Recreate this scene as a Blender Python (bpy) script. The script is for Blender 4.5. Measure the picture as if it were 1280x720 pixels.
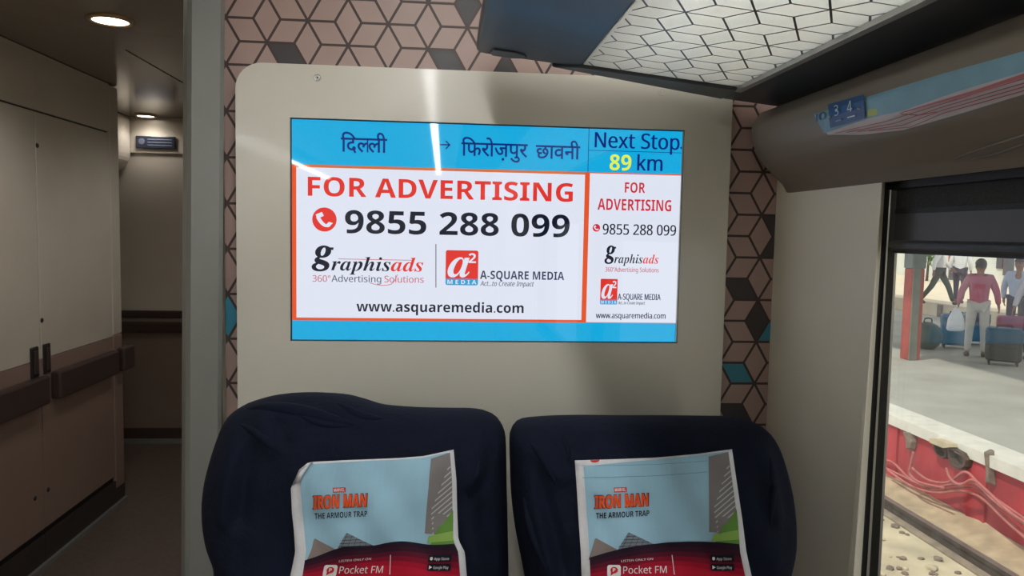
import bpy, bmesh, math, random
from mathutils import Vector, noise
from mathutils.bvhtree import BVHTree

# ------------------------------------------------------------------ clear
for o in list(bpy.data.objects):
    bpy.data.objects.remove(o)
sc = bpy.context.scene
COL = sc.collection
random.seed(7)
EYE = 1.45                                     # eye height above the coach floor, camera stands at x = y = 0

# ------------------------------------------------------------------ camera
F = 937.0
def _n(v): return v.normalized()
CY = _n(Vector((555 - 640, 290 - 360, F)))     # world +Y (along the coach) seen from the camera: x right, y down, z ahead
_h = Vector((10770 - 640, 487 - 360, F))
CX = _n(_h - _h.dot(CY) * CY)
CZ = CX.cross(CY)
cam = bpy.data.cameras.new('camera')
cam.sensor_width = 36; cam.lens = F / 1280 * 36; cam.clip_start = 0.02; cam.clip_end = 400
co = bpy.data.objects.new('camera', cam); COL.objects.link(co)
from mathutils import Matrix
right = Vector((CX.x, CY.x, CZ.x)); down = Vector((CX.y, CY.y, CZ.y)); ahead = Vector((CX.z, CY.z, CZ.z))
R = Matrix((right, -down, -ahead)).transposed().to_4x4()
R.translation = (0, 0, EYE)
co.matrix_world = R
sc.camera = co

# ------------------------------------------------------------------ light and exposure
STRIP = 12.0           # ceiling light strips over the aisle
RACKLAMP = 8.0        # strip over the luggage rack
DOWN_W = 2.6          # downlights of the vestibule (watts)
SKY = 1.12
SUN = 2.3
vs = sc.view_settings
sc.display_settings.display_device = 'sRGB'
vs.view_transform = 'Standard'; vs.look = 'None'; vs.exposure = 0.0; vs.gamma = 1.0; vs.use_curve_mapping = False
w = bpy.data.worlds.new('sky'); sc.world = w; w.use_nodes = True
bg = w.node_tree.nodes['Background']; bg.inputs[0].default_value = (0.93, 0.97, 1.0, 1); bg.inputs[1].default_value = SKY
sl = bpy.data.lights.new('sun', 'SUN'); sl.energy = SUN; sl.angle = 0.03; sl.color = (1.0, 0.93, 0.8)
so = bpy.data.objects.new('sun', sl); COL.objects.link(so)
so.rotation_euler = Vector((0.62, 0.28, -1.0)).to_track_quat('-Z', 'Y').to_euler()

# ------------------------------------------------------------------ pixel rays (photo taken as 1280 x 720)
def ray(x, y):
    d = Vector((x - 640, y - 360, F))
    return Vector((d.dot(CX), d.dot(CY), d.dot(CZ)))
O = Vector((0, 0, EYE))
def atY(x, y, v): r = ray(x, y); return O + r * (v / r.y)
def atX(x, y, v): r = ray(x, y); return O + r * (v / r.x)
def atZ(x, y, v): r = ray(x, y); return O + r * ((v - EYE) / r.z)

# ------------------------------------------------------------------ materials
def lin(c):
    return tuple((v / 255 / 12.92) if v / 255 <= 0.04045 else ((v / 255 + 0.055) / 1.055) ** 2.4 for v in c)
MATS = {}
def M(name, rgb, rough=0.6, spec=0.5, metal=0.0, coat=0.0, var=0.06, scale=8.0, bump=0.0, bscale=60.0, emit=None, sheen=0.0, stretch=None, trans=0.0):
    if name in MATS: return MATS[name]
    m = bpy.data.materials.new(name); m.use_nodes = True
    nt = m.node_tree; b = nt.nodes['Principled BSDF']
    c = lin(rgb)
    tc = nt.nodes.new('ShaderNodeTexCoord'); mp = nt.nodes.new('ShaderNodeMapping')
    nt.links.new(tc.outputs['Object'], mp.inputs[0])
    if stretch: mp.inputs['Scale'].default_value = stretch
    if var > 0:
        ns = nt.nodes.new('ShaderNodeTexNoise'); ns.inputs['Scale'].default_value = scale; ns.inputs['Detail'].default_value = 4
        nt.links.new(mp.outputs[0], ns.inputs['Vector'])
        rp = nt.nodes.new('ShaderNodeValToRGB')
        rp.color_ramp.elements[0].position = 0.3; rp.color_ramp.elements[1].position = 0.7
        rp.color_ramp.elements[0].color = tuple(v * (1 - var) for v in c) + (1,)
        rp.color_ramp.elements[1].color = tuple(min(1, v * (1 + var)) for v in c) + (1,)
        nt.links.new(ns.outputs['Fac'], rp.inputs[0]); nt.links.new(rp.outputs[0], b.inputs['Base Color'])
    else:
        b.inputs['Base Color'].default_value = c + (1,)
    b.inputs['Roughness'].default_value = rough
    b.inputs['Specular IOR Level'].default_value = spec
    b.inputs['Metallic'].default_value = metal
    b.inputs['Coat Weight'].default_value = coat; b.inputs['Coat Roughness'].default_value = 0.08
    if sheen: b.inputs['Sheen Weight'].default_value = sheen
    if trans: b.inputs['Transmission Weight'].default_value = trans
    if bump:
        n2 = nt.nodes.new('ShaderNodeTexNoise'); n2.inputs['Scale'].default_value = bscale; n2.inputs['Detail'].default_value = 6
        nt.links.new(mp.outputs[0], n2.inputs['Vector'])
        bp = nt.nodes.new('ShaderNodeBump'); bp.inputs['Strength'].default_value = bump; bp.inputs['Distance'].default_value = 0.01
        nt.links.new(n2.outputs['Fac'], bp.inputs['Height']); nt.links.new(bp.outputs[0], b.inputs['Normal'])
    if emit is not None:
        b.inputs['Emission Color'].default_value = c + (1,); b.inputs['Emission Strength'].default_value = emit
    MATS[name] = m
    return m
def SCR(name, rgb, k=1.0):                       # a lit picture area of the display behind its glossy glass
    if name in MATS: return MATS[name]
    m = bpy.data.materials.new(name); m.use_nodes = True
    b = m.node_tree.nodes['Principled BSDF']
    b.inputs['Base Color'].default_value = (0.01, 0.01, 0.012, 1); b.inputs['Roughness'].default_value = 0.025
    b.inputs['Specular IOR Level'].default_value = 0.5
    b.inputs['Emission Color'].default_value = lin(rgb) + (1,); b.inputs['Emission Strength'].default_value = k
    MATS[name] = m
    return m
def LAMP(name, col, k):
    m = bpy.data.materials.new(name); m.use_nodes = True
    b = m.node_tree.nodes['Principled BSDF']
    b.inputs['Base Color'].default_value = (0.8, 0.8, 0.8, 1)
    b.inputs['Emission Color'].default_value = col + (1,); b.inputs['Emission Strength'].default_value = k
    return m

# ------------------------------------------------------------------ mesh helpers
class MB:
    def __init__(s): s.v = []; s.f = []; s.m = []; s.mats = []
    def mi(s, m):
        if m not in s.mats: s.mats.append(m)
        return s.mats.index(m)
    def add(s, vs_, fs, m):
        b = len(s.v); s.v += [Vector(p) for p in vs_]; k = s.mi(m)
        for f in fs: s.f.append(tuple(i + b for i in f)); s.m.append(k)
    def poly(s, pts, m): s.add(pts, [tuple(range(len(pts)))], m)
    def box(s, a, b, m):
        x0, y0, z0 = a; x1, y1, z1 = b
        s.add([(x0,y0,z0),(x1,y0,z0),(x1,y1,z0),(x0,y1,z0),(x0,y0,z1),(x1,y0,z1),(x1,y1,z1),(x0,y1,z1)],
              [(0,3,2,1),(4,5,6,7),(0,1,5,4),(1,2,6,5),(2,3,7,6),(3,0,4,7)], m)
    def rbox(s, a, b, r, m, seg=2):
        bm = bmesh.new()
        bmesh.ops.create_cube(bm, size=1)
        a = Vector(a); b = Vector(b)
        for v in bm.verts: v.co = Vector(((a[i] + b[i]) / 2 + v.co[i] * (b[i] - a[i]) for i in range(3)))
        bmesh.ops.bevel(bm, geom=bm.edges[:], offset=r, segments=seg, profile=0.5, affect='EDGES')
        s.bm(bm, m)
    def bm(s, bm, m):
        bm.verts.index_update()
        s.add([v.co.copy() for v in bm.verts], [tuple(v.index for v in f.verts) for f in bm.faces], m); bm.free()
    def prism(s, prof, axis, a, b, m, caps=True):     # prof: 2D points in the other two axes, in order
        def P(p, t):
            return (t, p[0], p[1]) if axis == 0 else ((p[0], t, p[1]) if axis == 1 else (p[0], p[1], t))
        n = len(prof); vs_ = [P(p, a) for p in prof] + [P(p, b) for p in prof]
        fs = [(i, (i + 1) % n, n + (i + 1) % n, n + i) for i in range(n)]
        if caps: fs += [tuple(range(n - 1, -1, -1)), tuple(range(n, 2 * n))]
        s.add(vs_, fs, m)
    def tube(s, path, r, m, seg=8):
        path = [Vector(p) for p in path]; n = len(path); vs_ = []; fs = []
        rr = r if isinstance(r, (list, tuple)) else [r] * n
        up = Vector((0, 0, 1))
        for i, p in enumerate(path):
            t = (path[min(i + 1, n - 1)] - path[max(i - 1, 0)]).normalized()
            a = t.cross(up if abs(t.z) < 0.95 else Vector((1, 0, 0))).normalized(); b = t.cross(a)
            for k in range(seg):
                q = 2 * math.pi * k / seg
                vs_.append(p + (a * math.cos(q) + b * math.sin(q)) * rr[i])
        for i in range(n - 1):
            for k in range(seg):
                fs.append((i*seg+k, i*seg+(k+1) % seg, (i+1)*seg+(k+1) % seg, (i+1)*seg+k))
        fs += [tuple(range(seg)), tuple((n-1)*seg + k for k in range(seg - 1, -1, -1))]
        s.add(vs_, fs, m)
    def lathe(s, prof, c, m, axis='z', seg=24):        # prof: (radius, along) pairs
        c = Vector(c); vs_ = []; n = len(prof)
        for k in range(seg):
            q = 2 * math.pi * k / seg
            for r, h in prof:
                x, y = r * math.cos(q), r * math.sin(q)
                vs_.append(c + (Vector((x, y, h)) if axis == 'z' else Vector((x, h, y)) if axis == 'y' else Vector((h, x, y))))
        fs = []
        for k in range(seg):
            for i in range(n - 1):
                fs.append((k*n+i, ((k+1) % seg)*n+i, ((k+1) % seg)*n+i+1, k*n+i+1))
        s.add(vs_, fs, m)
    def build(s, name, parent=None, smooth=False, bevel=0.0, label=None, cat=None, group=None, kind=None, fix=True, solid=0.0):
        me = bpy.data.meshes.new(name)
        if parent is None:
            xs = [p.x for p in s.v]; ys = [p.y for p in s.v]; zs = [p.z for p in s.v]
            org = Vector(((min(xs)+max(xs))/2, (min(ys)+max(ys))/2, min(zs)))
        else:
            org = wloc(parent)
        me.from_pydata([p - org for p in s.v], [], s.f)
        for m in s.mats: me.materials.append(m)
        me.polygons.foreach_set('material_index', s.m)
        me.update()
        if fix:
            bm = bmesh.new(); bm.from_mesh(me); bmesh.ops.recalc_face_normals(bm, faces=bm.faces); bm.to_mesh(me); bm.free()
        o = bpy.data.objects.new(name, me); COL.objects.link(o)
        if parent is None: o.location = org
        else: o.parent = parent
        if smooth:
            for p in me.polygons: p.use_smooth = True
        if solid:
            md = o.modifiers.new('thickness', 'SOLIDIFY'); md.thickness = solid; md.offset = -1
        if bevel:
            md = o.modifiers.new('bevel', 'BEVEL'); md.width = bevel; md.segments = 2; md.limit_method = 'ANGLE'
        tag(o, label, cat, group, kind)
        return o
def wloc(o):
    p = o.location.copy()
    while o.parent: o = o.parent; p += o.location
    return p
def tag(o, label=None, cat=None, group=None, kind=None):
    if label: o['label'] = label
    if cat: o['category'] = cat
    if group: o['group'] = group
    if kind: o['kind'] = kind
def thing(name, label, cat, loc, group=None):
    o = bpy.data.objects.new(name, None); COL.objects.link(o); o.location = loc; o.empty_display_size = 0.05
    tag(o, label, cat, group); return o
def clip_poly(pts, inside, cut):
    out = []
    for i, p in enumerate(pts):
        q = pts[(i + 1) % len(pts)]
        a, b = inside(p), inside(q)
        if a: out.append(p)
        if a != b: out.append(cut(p, q))
    return out
def clip_rect(pts, x0, x1, y0, y1):
    for k, lim, sg in ((0, x0, 1), (0, x1, -1), (1, y0, 1), (1, y1, -1)):
        if not pts: return pts
        pts = clip_poly(pts, lambda p: (p[k] - lim) * sg >= 0,
                        lambda p, q: tuple(p[i] + (q[i] - p[i]) * ((lim - p[k]) / (q[k] - p[k])) for i in range(2)))
    return pts
def rhombs(ax, ay, dx, L, x0, x1, y0, y1, inset):
    """rhombille tiling (cube pattern): six-armed nodes in columns dx apart, L apart in a column"""
    out = []
    i0, i1 = int((x0 - ax) / dx) - 3, int((x1 - ax) / dx) + 3
    j0, j1 = int((y0 - ay) / L) - 3, int((y1 - ay) / L) + 3
    def N(i, j): return (ax + i * dx, ay + (j + (i % 2) * 0.5) * L)
    for i in range(i0, i1):
        for j in range(j0, j1):
            p = N(i, j)
            for q in (N(i, j + 1), N(i + 1, j + (i % 2)), N(i + 1, j - 1 + (i % 2))):
                mx, my = (p[0] + q[0]) / 2, (p[1] + q[1]) / 2
                ex, ey = q[0] - p[0], q[1] - p[1]
                k = 1 / (2 * math.sqrt(3))
                r = [p, (mx - ey * k, my + ex * k), q, (mx + ey * k, my - ex * k)]
                d = math.hypot(ex, ey); a = d / math.sqrt(3) * math.sin(math.pi / 3) / 2       # inradius
                s_ = 1 - inset / a
                r = [(mx + (u - mx) * s_, my + (v - my) * s_) for u, v in r]
                full = (mx, my, p, q)
                c = clip_rect(r, x0, x1, y0, y1)
                if len(c) > 2: out.append((c, full))
    return out
def rrect(x0, y0, x1, y1, r, seg=6, corners=(1, 1, 1, 1)):      # counter-clockwise from lower left; r may be a list
    rs = r if isinstance(r, (list, tuple)) else [r] * 4
    out = []
    for (cx, cy, a0), rr in zip(((x0, y0, 180), (x1, y0, 270), (x1, y1, 0), (x0, y1, 90)), rs):
        if rr <= 0: out.append((cx, cy)); continue
        ox = cx + rr if cx == x0 else cx - rr; oy = cy + rr if cy == y0 else cy - rr
        for k in range(seg + 1):
            q = math.radians(a0 + 90 * k / seg); out.append((ox + rr * math.cos(q), oy + rr * math.sin(q)))
    return out
def smooth_path(pts, n=8):
    pts = [Vector(p) for p in pts]; out = []
    for i in range(len(pts) - 1):
        p0 = pts[max(i-1, 0)]; p1 = pts[i]; p2 = pts[i+1]; p3 = pts[min(i+2, len(pts)-1)]
        for k in range(n):
            t = k / n
            out.append(0.5 * ((2*p1) + (p2-p0)*t + (2*p0-5*p1+4*p2-p3)*t*t + (3*p1-p0-3*p2+p3)*t**3))
    out.append(pts[-1]); return out

# ------------------------------------------------------------------ lettering
_txt = {}
def glyphs(body, bold=0.0, shear=0.0):
    k = (body, bold, shear)
    if k in _txt: return _txt[k]
    cu = bpy.data.curves.new('lettering', 'FONT'); cu.body = body; cu.size = 1; cu.offset = bold; cu.shear = shear; cu.resolution_u = 4
    o = bpy.data.objects.new('lettering', cu); COL.objects.link(o)
    bpy.context.view_layer.update()
    me = bpy.data.meshes.new_from_object(o.evaluated_get(bpy.context.evaluated_depsgraph_get()))
    vs_ = [(v.co.x, v.co.y) for v in me.vertices]; fs = [tuple(p.vertices) for p in me.polygons]
    bpy.data.meshes.remove(me); bpy.data.objects.remove(o); bpy.data.curves.remove(cu)
    _txt[k] = (vs_, fs); return vs_, fs
_ref = {}
def refh(ch):
    if ch not in _ref: _ref[ch] = max(v[1] for v in glyphs(ch)[0])
    return _ref[ch]
_ALPHA = {'S': (0x1D5A0, 0x1D5BA, 0x1D7E2), 'B': (0x1D5D4, 0x1D5EE, 0x1D7EC), 'I': (0x1D468, 0x1D482, 48)}
def face(body, k):                                # sans, bold sans and bold italic serif alphabets of the default font
    u, l, d = _ALPHA[k]
    return ''.join(chr(u + ord(c) - 65) if 'A' <= c <= 'Z' else chr(l + ord(c) - 97) if 'a' <= c <= 'z' else chr(d + ord(c) - 48) if '0' <= c <= '9' else c for c in body)
def add_flat(mb, v2, faces, fn, m, maxe):            # flat shape cut finely enough to follow a curved surface
    def split(t, d):
        e = [(t[i][0] - t[(i+1) % 3][0]) ** 2 + (t[i][1] - t[(i+1) % 3][1]) ** 2 for i in range(3)]; k = e.index(max(e))
        if e[k] <= maxe * maxe or d > 9: mb.add([fn(*p) for p in t], [(0, 1, 2)], m); return
        a, c, o = t[k], t[(k+1) % 3], t[(k+2) % 3]; h = ((a[0] + c[0]) / 2, (a[1] + c[1]) / 2)
        split((a, h, o), d + 1); split((h, c, o), d + 1)
    for f in faces:
        for i in range(1, len(f) - 1): split((v2[f[0]], v2[f[i]], v2[f[i+1]]), 0)
def letter(mb, body, fn, x0, x1, base, h, m, bold=0.0, shear=0.0, ref='H', tilt=0.0, style=None, heavy=0.0, maxe=0):
    """text from x0 to x1 on baseline y = base (y grows upwards) with reference letter height h; fn maps (x, y) to 3D"""
    k_ = style or ('B' if bold >= .02 else 'S')
    vs_, fs = glyphs(face(body, k_), 0, shear)
    a = min(v[0] for v in vs_); b = max(v[0] for v in vs_)
    sx = (x1 - x0) / (b - a); sy = h / refh(face(ref, k_))
    for e in ((0,) if not heavy else (-heavy, 0, heavy)):      # heavier weight: strokes widened sideways
        if maxe:
            add_flat(mb, [(x0 + (v[0] - a) * sx + e * h, base + v[1] * sy) for v in vs_], fs, fn, m, maxe); continue
        mb.add([fn(x0 + (v[0] - a) * sx + e * h, base + v[1] * sy + tilt * (v[0] - a) * sx) for v in vs_], fs, m)
def nib(mb, path, fn, w_, m, ang=35, thin=0.16, n=6):      # broad-nib pen stroke
    p = smooth_path([(q[0], q[1], 0) for q in path], n)
    d = Vector((math.cos(math.radians(ang)), math.sin(math.radians(ang)), 0)) * (w_ / 2)
    for a, b in zip(p[:-1], p[1:]):
        t = (b - a)
        if t.length < 1e-9: continue
        c = Vector((-t.y, t.x, 0)).normalized() * (w_ * thin / 2)
        e = d if d.dot(c) >= 0 else -d
        e = e + c
        t = t.normalized() * w_ * 0.04
        mb.poly([fn(*(a - t - e)[:2]), fn(*(b + t - e)[:2]), fn(*(b + t + e)[:2]), fn(*(a - t + e)[:2])], m)

# ================================================================== MATERIALS of the setting
m_cream = M('cream_laminate', (206, 202, 190), 0.30, 0.5, coat=0.35, var=0.03, scale=3)
m_wallcream = M('cream_wall_panel', (226, 220, 204), 0.45, var=0.04, scale=4)
m_pelmet = M('beige_moulded_plastic', (126, 115, 102), 0.42, var=0.05, scale=5)
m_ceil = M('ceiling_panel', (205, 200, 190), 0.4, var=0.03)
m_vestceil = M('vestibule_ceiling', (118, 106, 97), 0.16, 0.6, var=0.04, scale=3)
m_floor = M('coach_floor_vinyl', (92, 78, 70), 0.55, var=0.15, scale=60, bump=0.1, bscale=200)
m_line = M('pattern_line', (62, 46, 44), 0.5, var=0.05)
m_pink = M('pattern_rose_beige', (164, 139, 131), 0.42, var=0.05, scale=14)
m_dark = M('pattern_charcoal', (58, 54, 56), 0.42, var=0.05)
m_teal = M('pattern_teal', (52, 128, 150), 0.42, var=0.05)
m_alu = M('grey_painted_aluminium', (128, 130, 127), 0.38, 0.5, metal=0.25, var=0.03)
m_silver = M('brushed_silver', (190, 190, 186), 0.3, 0.5, metal=0.7, var=0.05)
m_black = M('black_rubber', (24, 25, 28), 0.55, var=0.05)
m_chan = M('dark_window_channel', (48, 48, 46), 0.45, var=0.08)

# ================================================================== SETTING: coach shell
XL, XR, YB, YW = -2.36, 0.645, -6.2, 1.42
def struct(name, mb, **k): return mb.build(name, kind='structure', **k)
b = MB(); b.box((XL, YB, -0.06), (0.78, 5.3, 0), m_floor); struct('floor', b)
b = MB(); b.box((XL - .1, YB, 2.12), (0.80, YW, 2.2), m_ceil); struct('ceiling', b)
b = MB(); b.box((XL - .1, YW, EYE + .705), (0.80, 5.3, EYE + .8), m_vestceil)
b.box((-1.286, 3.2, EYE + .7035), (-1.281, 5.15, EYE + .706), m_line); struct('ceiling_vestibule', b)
b = MB(); b.box((XL - .1, YB, 0), (XL, 5.3, 2.2), m_wallcream); struct('wall_left', b)
b = MB(); b.box((XL, YB - .1, 0), (0.78, YB, 2.2), m_wallcream); struct('wall_rear', b)
# right wall with two window openings
ZT, ZS = EYE + .088, EYE - .66
b = MB()
b.prism([(.645, 1.135), (.695, 1.135), (.78, 1.262), (.78, 1.52), (.645, 1.52)], 2, 0, 2.2, m_wallcream)
b.box((.645, YB, 0), (.78, 1.135, ZS), m_wallcream)
b.box((.645, YB, ZT), (.78, 1.135, 2.2), m_wallcream)
b.box((.645, -.75, ZS), (.78, -.42, ZT), m_wallcream)
b.box((.645, YB, ZS), (.78, -2.3, ZT), m_wallcream)
struct('wall_right', b)
# the rounded reveal and frame of the near window: strips between measured upright lines, each with real depth
def upright(mb, xt0, xb0, X0, xt1, xb1, X1, m, depth=.03, yt=226, yb=720):
    def line(xt, xb, X):
        a = atX(xt, yt, X); c = atX(xb, yb, X); d = c - a
        lo = a + d * ((ZS - a.z) / d.z); hi = a + d * ((ZT + .012 - a.z) / d.z)
        return lo, hi
    p0, q0 = line(xt0, xb0, X0); p1, q1 = line(xt1, xb1, X1)
    def dd(p): return Vector((p.x, p.y, 0)) * depth + p
    mb.add([p0, p1, q1, q0, dd(p0), dd(p1), dd(q1), dd(q0)],
           [(0,1,2,3), (4,7,6,5), (0,4,5,1), (1,5,6,2), (2,6,7,3), (3,7,4,0)], m)
b = MB()
upright(b, 1048, 1010, .6445, 1102.5, 1060, .645, m_wallcream, .06)
upright(b, 1102.5, 1060, .645, 1104.5, 1067, .6485, m_wallcream, .055)
upright(b, 1104.5, 1067, .6485, 1106.5, 1076, .664, m_wallcream, .05)
t1 = struct('trim_1', b, smooth=False)
b = MB(); upright(b, 1106.5, 1076, .664, 1113, 1083, .672, m_black, .05)
win = bpy.data.objects.new('window_1', None); COL.objects.link(win); win.location = (.68, .35, ZS); win['kind'] = 'structure'
b.build('gasket', win)
b = MB(); upright(b, 1113, 1083, .669, 1115, 1086.5, .671, m_silver, .03); b.build('silver_bead', win)
b = MB(); upright(b, 1115, 1086.5, .674, 1123.2, 1097.2, .680, m_chan, .04); b.build('window_channel', win)
b = MB(); upright(b, 1123.2, 1097.2, .682, 1126.2, 1100.5, .685, m_silver, .02); b.build('silver_edge', win)
b = MB(); b.box((.655, -.42, ZS - .02), (.70, 1.12, ZS + .03), m_chan); b.box((.655, -.42, ZS), (.70, -.38, ZT), m_chan)
b.box((.668, -.42, ZT - .012), (.70, 1.12, ZT + .01), m_black); b.build('window_frame', win, bevel=.003)
# glass with dust streaks
gm = bpy.data.materials.new('dusty_window_glass'); gm.use_nodes = True
nt = gm.node_tree; nt.nodes.remove(nt.nodes['Principled BSDF'])
out = nt.nodes['Material Output']
tr = nt.nodes.new('ShaderNodeBsdfTransparent'); tr.inputs[0].default_value = (.93, .95, .94, 1)
gl = nt.nodes.new('ShaderNodeBsdfGlossy'); gl.inputs['Roughness'].default_value = .02
df = nt.nodes.new('ShaderNodeBsdfTranslucent'); df.inputs[0].default_value = (.85, .85, .82, 1)
fr = nt.nodes.new('ShaderNodeValue'); fr.outputs[0].default_value = .035
m1 = nt.nodes.new('ShaderNodeMixShader'); m2 = nt.nodes.new('ShaderNodeMixShader')
tc = nt.nodes.new('ShaderNodeTexCoord'); mp = nt.nodes.new('ShaderNodeMapping'); mp.inputs['Scale'].default_value = (1, 40, 1.5)
ns = nt.nodes.new('ShaderNodeTexNoise'); ns.inputs['Scale'].default_value = 1.0; ns.inputs['Detail'].default_value = 5
mr = nt.nodes.new('ShaderNodeMapRange'); mr.inputs[1].default_value = .35; mr.inputs[2].default_value = .75; mr.inputs[3].default_value = .01; mr.inputs[4].default_value = .075
nt.links.new(tc.outputs['Object'], mp.inputs[0]); nt.links.new(mp.outputs[0], ns.inputs['Vector']); nt.links.new(ns.outputs['Fac'], mr.inputs[0])
nt.links.new(fr.outputs[0], m1.inputs[0]); nt.links.new(tr.outputs[0], m1.inputs[1]); nt.links.new(gl.outputs[0], m1.inputs[2])
nt.links.new(mr.outputs[0], m2.inputs[0]); nt.links.new(m1.outputs[0], m2.inputs[1]); nt.links.new(df.outputs[0], m2.inputs[2])
nt.links.new(m2.outputs[0], out.inputs[0])
b = MB(); b.box((.690, -.40, ZS + .02), (.694, 1.115, ZT), gm); b.build('pane', win)
b = MB(); b.box((.690, -2.3, ZS), (.694, -.75, ZT), gm)
w2 = bpy.data.objects.new('window_2', None); COL.objects.link(w2); w2.location = (.68, -1.5, ZS); w2['kind'] = 'structure'
b.build('pane', w2)
b = MB()
b.box((.66, -2.3, ZS), (.70, -.75, ZS + .04), m_chan); b.box((.66, -2.3, ZT - .03), (.70, -.75, ZT), m_chan)
b.box((.66, -2.3, ZS), (.70, -2.26, ZT), m_chan); b.box((.66, -.79, ZS), (.70, -.75, ZT), m_chan); b.build('window_frame', w2)

# partition wall with the cube pattern
KW = YW / 1.4
n0 = atY(333.75, 53, YW)
DXW, LW = .0713 * KW, .0820 * KW
b = MB()
x0, x1 = -.40, .645
b.box((x0, YW, 0), (x1, YW + .08, 2.155), m_line)
tagged = {}
def near(px, py):
    p = atY(px, py, YW); return (p.x, p.z)
darks = [near(*p) for p in ((360, 66), (570, 74), (590, 14), (634, 82), (934, 358), (955, 397), (930, 514), (968, 280), (968, 304), (285, 416))]
teals = [near(*p) for p in ((915, 478), (966, 418), (284, 380))]
cells = rhombs(n0.x, n0.z, DXW, LW, x0, x1, .3, 2.15, .0023)
def best(pt):
    return min(range(len(cells)), key=lambda i: (cells[i][1][0] - pt[0]) ** 2 + (cells[i][1][1] - pt[1]) ** 2)
dk = {best(p) for p in darks}; tl = {best(p) for p in teals}
for i, (c, full) in enumerate(cells):
    s_ = 1.0
    b.poly([(u, YW - .0006, v) for u, v in c], m_teal if i in tl else m_dark if i in dk else m_pink)
struct('wall_end', b, fix=False)
b = MB(); b.box((-1.15, YW, 2.0), (-.40, YW + .08, 2.155), m_alu); b.box((XL, YW, 0), (-1.15, YW + .08, 2.155), m_wallcream); struct('wall_partition', b)
# grey door jamb at the left edge of the partition (leans a little in the photograph)
b = MB()
def jamb(xt, xb, yy):
    a = atY(xt, 0, yy); c = atY(xb, 700, yy); d = (c - a) / (c.z - a.z)
    return a + d * (0 - a.z), a + d * (2.155 - a.z)
pr = [(229.5, 226.5, 1.45), (230, 227, 1.385), (234, 231, 1.368), (240, 237, 1.36), (276, 270.5, 1.36), (281, 275.5, 1.372), (281, 275.5, 1.45)]
lo, hi = zip(*[jamb(*q) for q in pr]); n = len(pr)
b.add(list(lo) + list(hi), [(i, (i+1) % n, n + (i+1) % n, n + i) for i in range(n)] + [tuple(range(n)), tuple(range(n, 2*n))], m_alu)
struct('trim_2', b, smooth=False)
# rear face of vestibule
m_vest = M('vestibule_laminate', (196, 186, 172), 0.3, 0.5, coat=.2, var=0.05, scale=3)
m_vestlow = M('vestibule_lower_brown', (124, 106, 94), 0.4, var=0.06, scale=4)  # darker, browner tone for the lower far wall
b = MB()
b.box((XL, 5.15, EYE - .70), (-.3, 5.25, 2.3), m_vest)
b.box((XL, 5.135, EYE + .478), (-.3, 5.15, EYE + .705), m_vest)            # header above the door
b.box((XL, 5.15, .1), (-.3, 5.25, EYE - .70), m_vestlow)
b.box((XL, 5.14, .03), (-.3, 5.25, .1), m_line); b.box((XL, 5.125, 0), (-.3, 5.25, .03), m_alu)
struct('wall_back', b)
b = MB(); b.box((-.43, YW + .08, 0), (-.40, 5.13, EYE + .70), m_wallcream); struct('wall_corridor', b)
# end wall side gap right of the vestibule
b = MB(); b.box((-.29, 5.15, 0), (.78, 5.25, 2.2), m_wallcream); struct('wall_far', b)
# rounded bulkhead over the side door, upper left end of the vestibule
b = MB()
pf = [(XL + .005, EYE + .35), (-2.15, EYE + .35)] + [(-2.15 + .115 * math.sin(q), EYE + .465 - .115 * math.cos(q)) for q in [i * math.pi / 16 for i in range(1, 9)]] + [(-2.035, EYE + .70), (XL + .005, EYE + .70)]
b.prism(pf, 1, 4.2, 5.12, m_vest)
tr_ = [(p[0], p[1]) for p in pf[1:-1]]
bb = MB(); bb.tube([(p[0], 4.2, p[1]) for p in tr_], .012, m_alu, 6)
bulk = struct('trim_3', b, bevel=.0); bb.build('edge_strip', bulk)

# moulded pelmet under the rack
pp = [(.644, .238), (.606, .240), (.578, .230), (.5625, .208), (.5625, .186), (.5715, .16), (.588, .138), (.612, .117), (.632, .101), (.6445, .0855)]
b = MB()
ys = [-3.0, 0.0, 1.3, 1.345, 1.362, 1.372, 1.376]; sh = [1, 1, 1, .995, .96, .88, .72]
vs_ = []; fs = []
dens = []
for i in range(len(pp) - 1):
    for k in range(4):
        t = k / 4; dens.append((pp[i][0] + (pp[i+1][0] - pp[i][0]) * t, pp[i][1] + (pp[i+1][1] - pp[i][1]) * t))
dens.append(pp[-1]); n = len(dens)
for y, s_ in zip(ys, sh):
    for (u, v) in dens: vs_.append((.644 - (.644 - u) * s_, y, EYE + .17 + (v - .17) * (.9 + .1 * s_)))
for i in range(len(ys) - 1):
    for k in range(n - 1): fs.append((i*n+k, (i+1)*n+k, (i+1)*n+k+1, i*n+k+1))
fs.append(tuple((len(ys)-1)*n + k for k in range(n)))
b.add(vs_, fs, m_pelmet)
pel = struct('trim_4', b, smooth=True)
pel_bvh = BVHTree.FromPolygons([Vector(p) for p in vs_], fs)
# thin tapering ridges raised on the pelmet
def on_bvh(bvh, px, py, off):
    d = ray(px, py).normalized(); h = bvh.ray_cast(O, d)
    if h[0] is None: return None
    nn = h[1] if h[1].dot(d) < 0 else -h[1]
    return h[0] + nn * off
for ln in (((1192, 198), (1236, 182), (1285, 167)), ((1216, 198), (1250, 190), (1285, 177))):
    q = [on_bvh(pel_bvh, x, y, .001) for x, y in ln]
    q = [p for p in q if p]
    if len(q) > 1:
        b = MB(); b.tube(smooth_path(q, 4), [.0006 + .0012 * i / (4 * len(q) - 4) for i in range(4 * len(q) - 3)], m_pelmet, 6); b.build('pelmet_ridge', pel, smooth=True)

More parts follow.
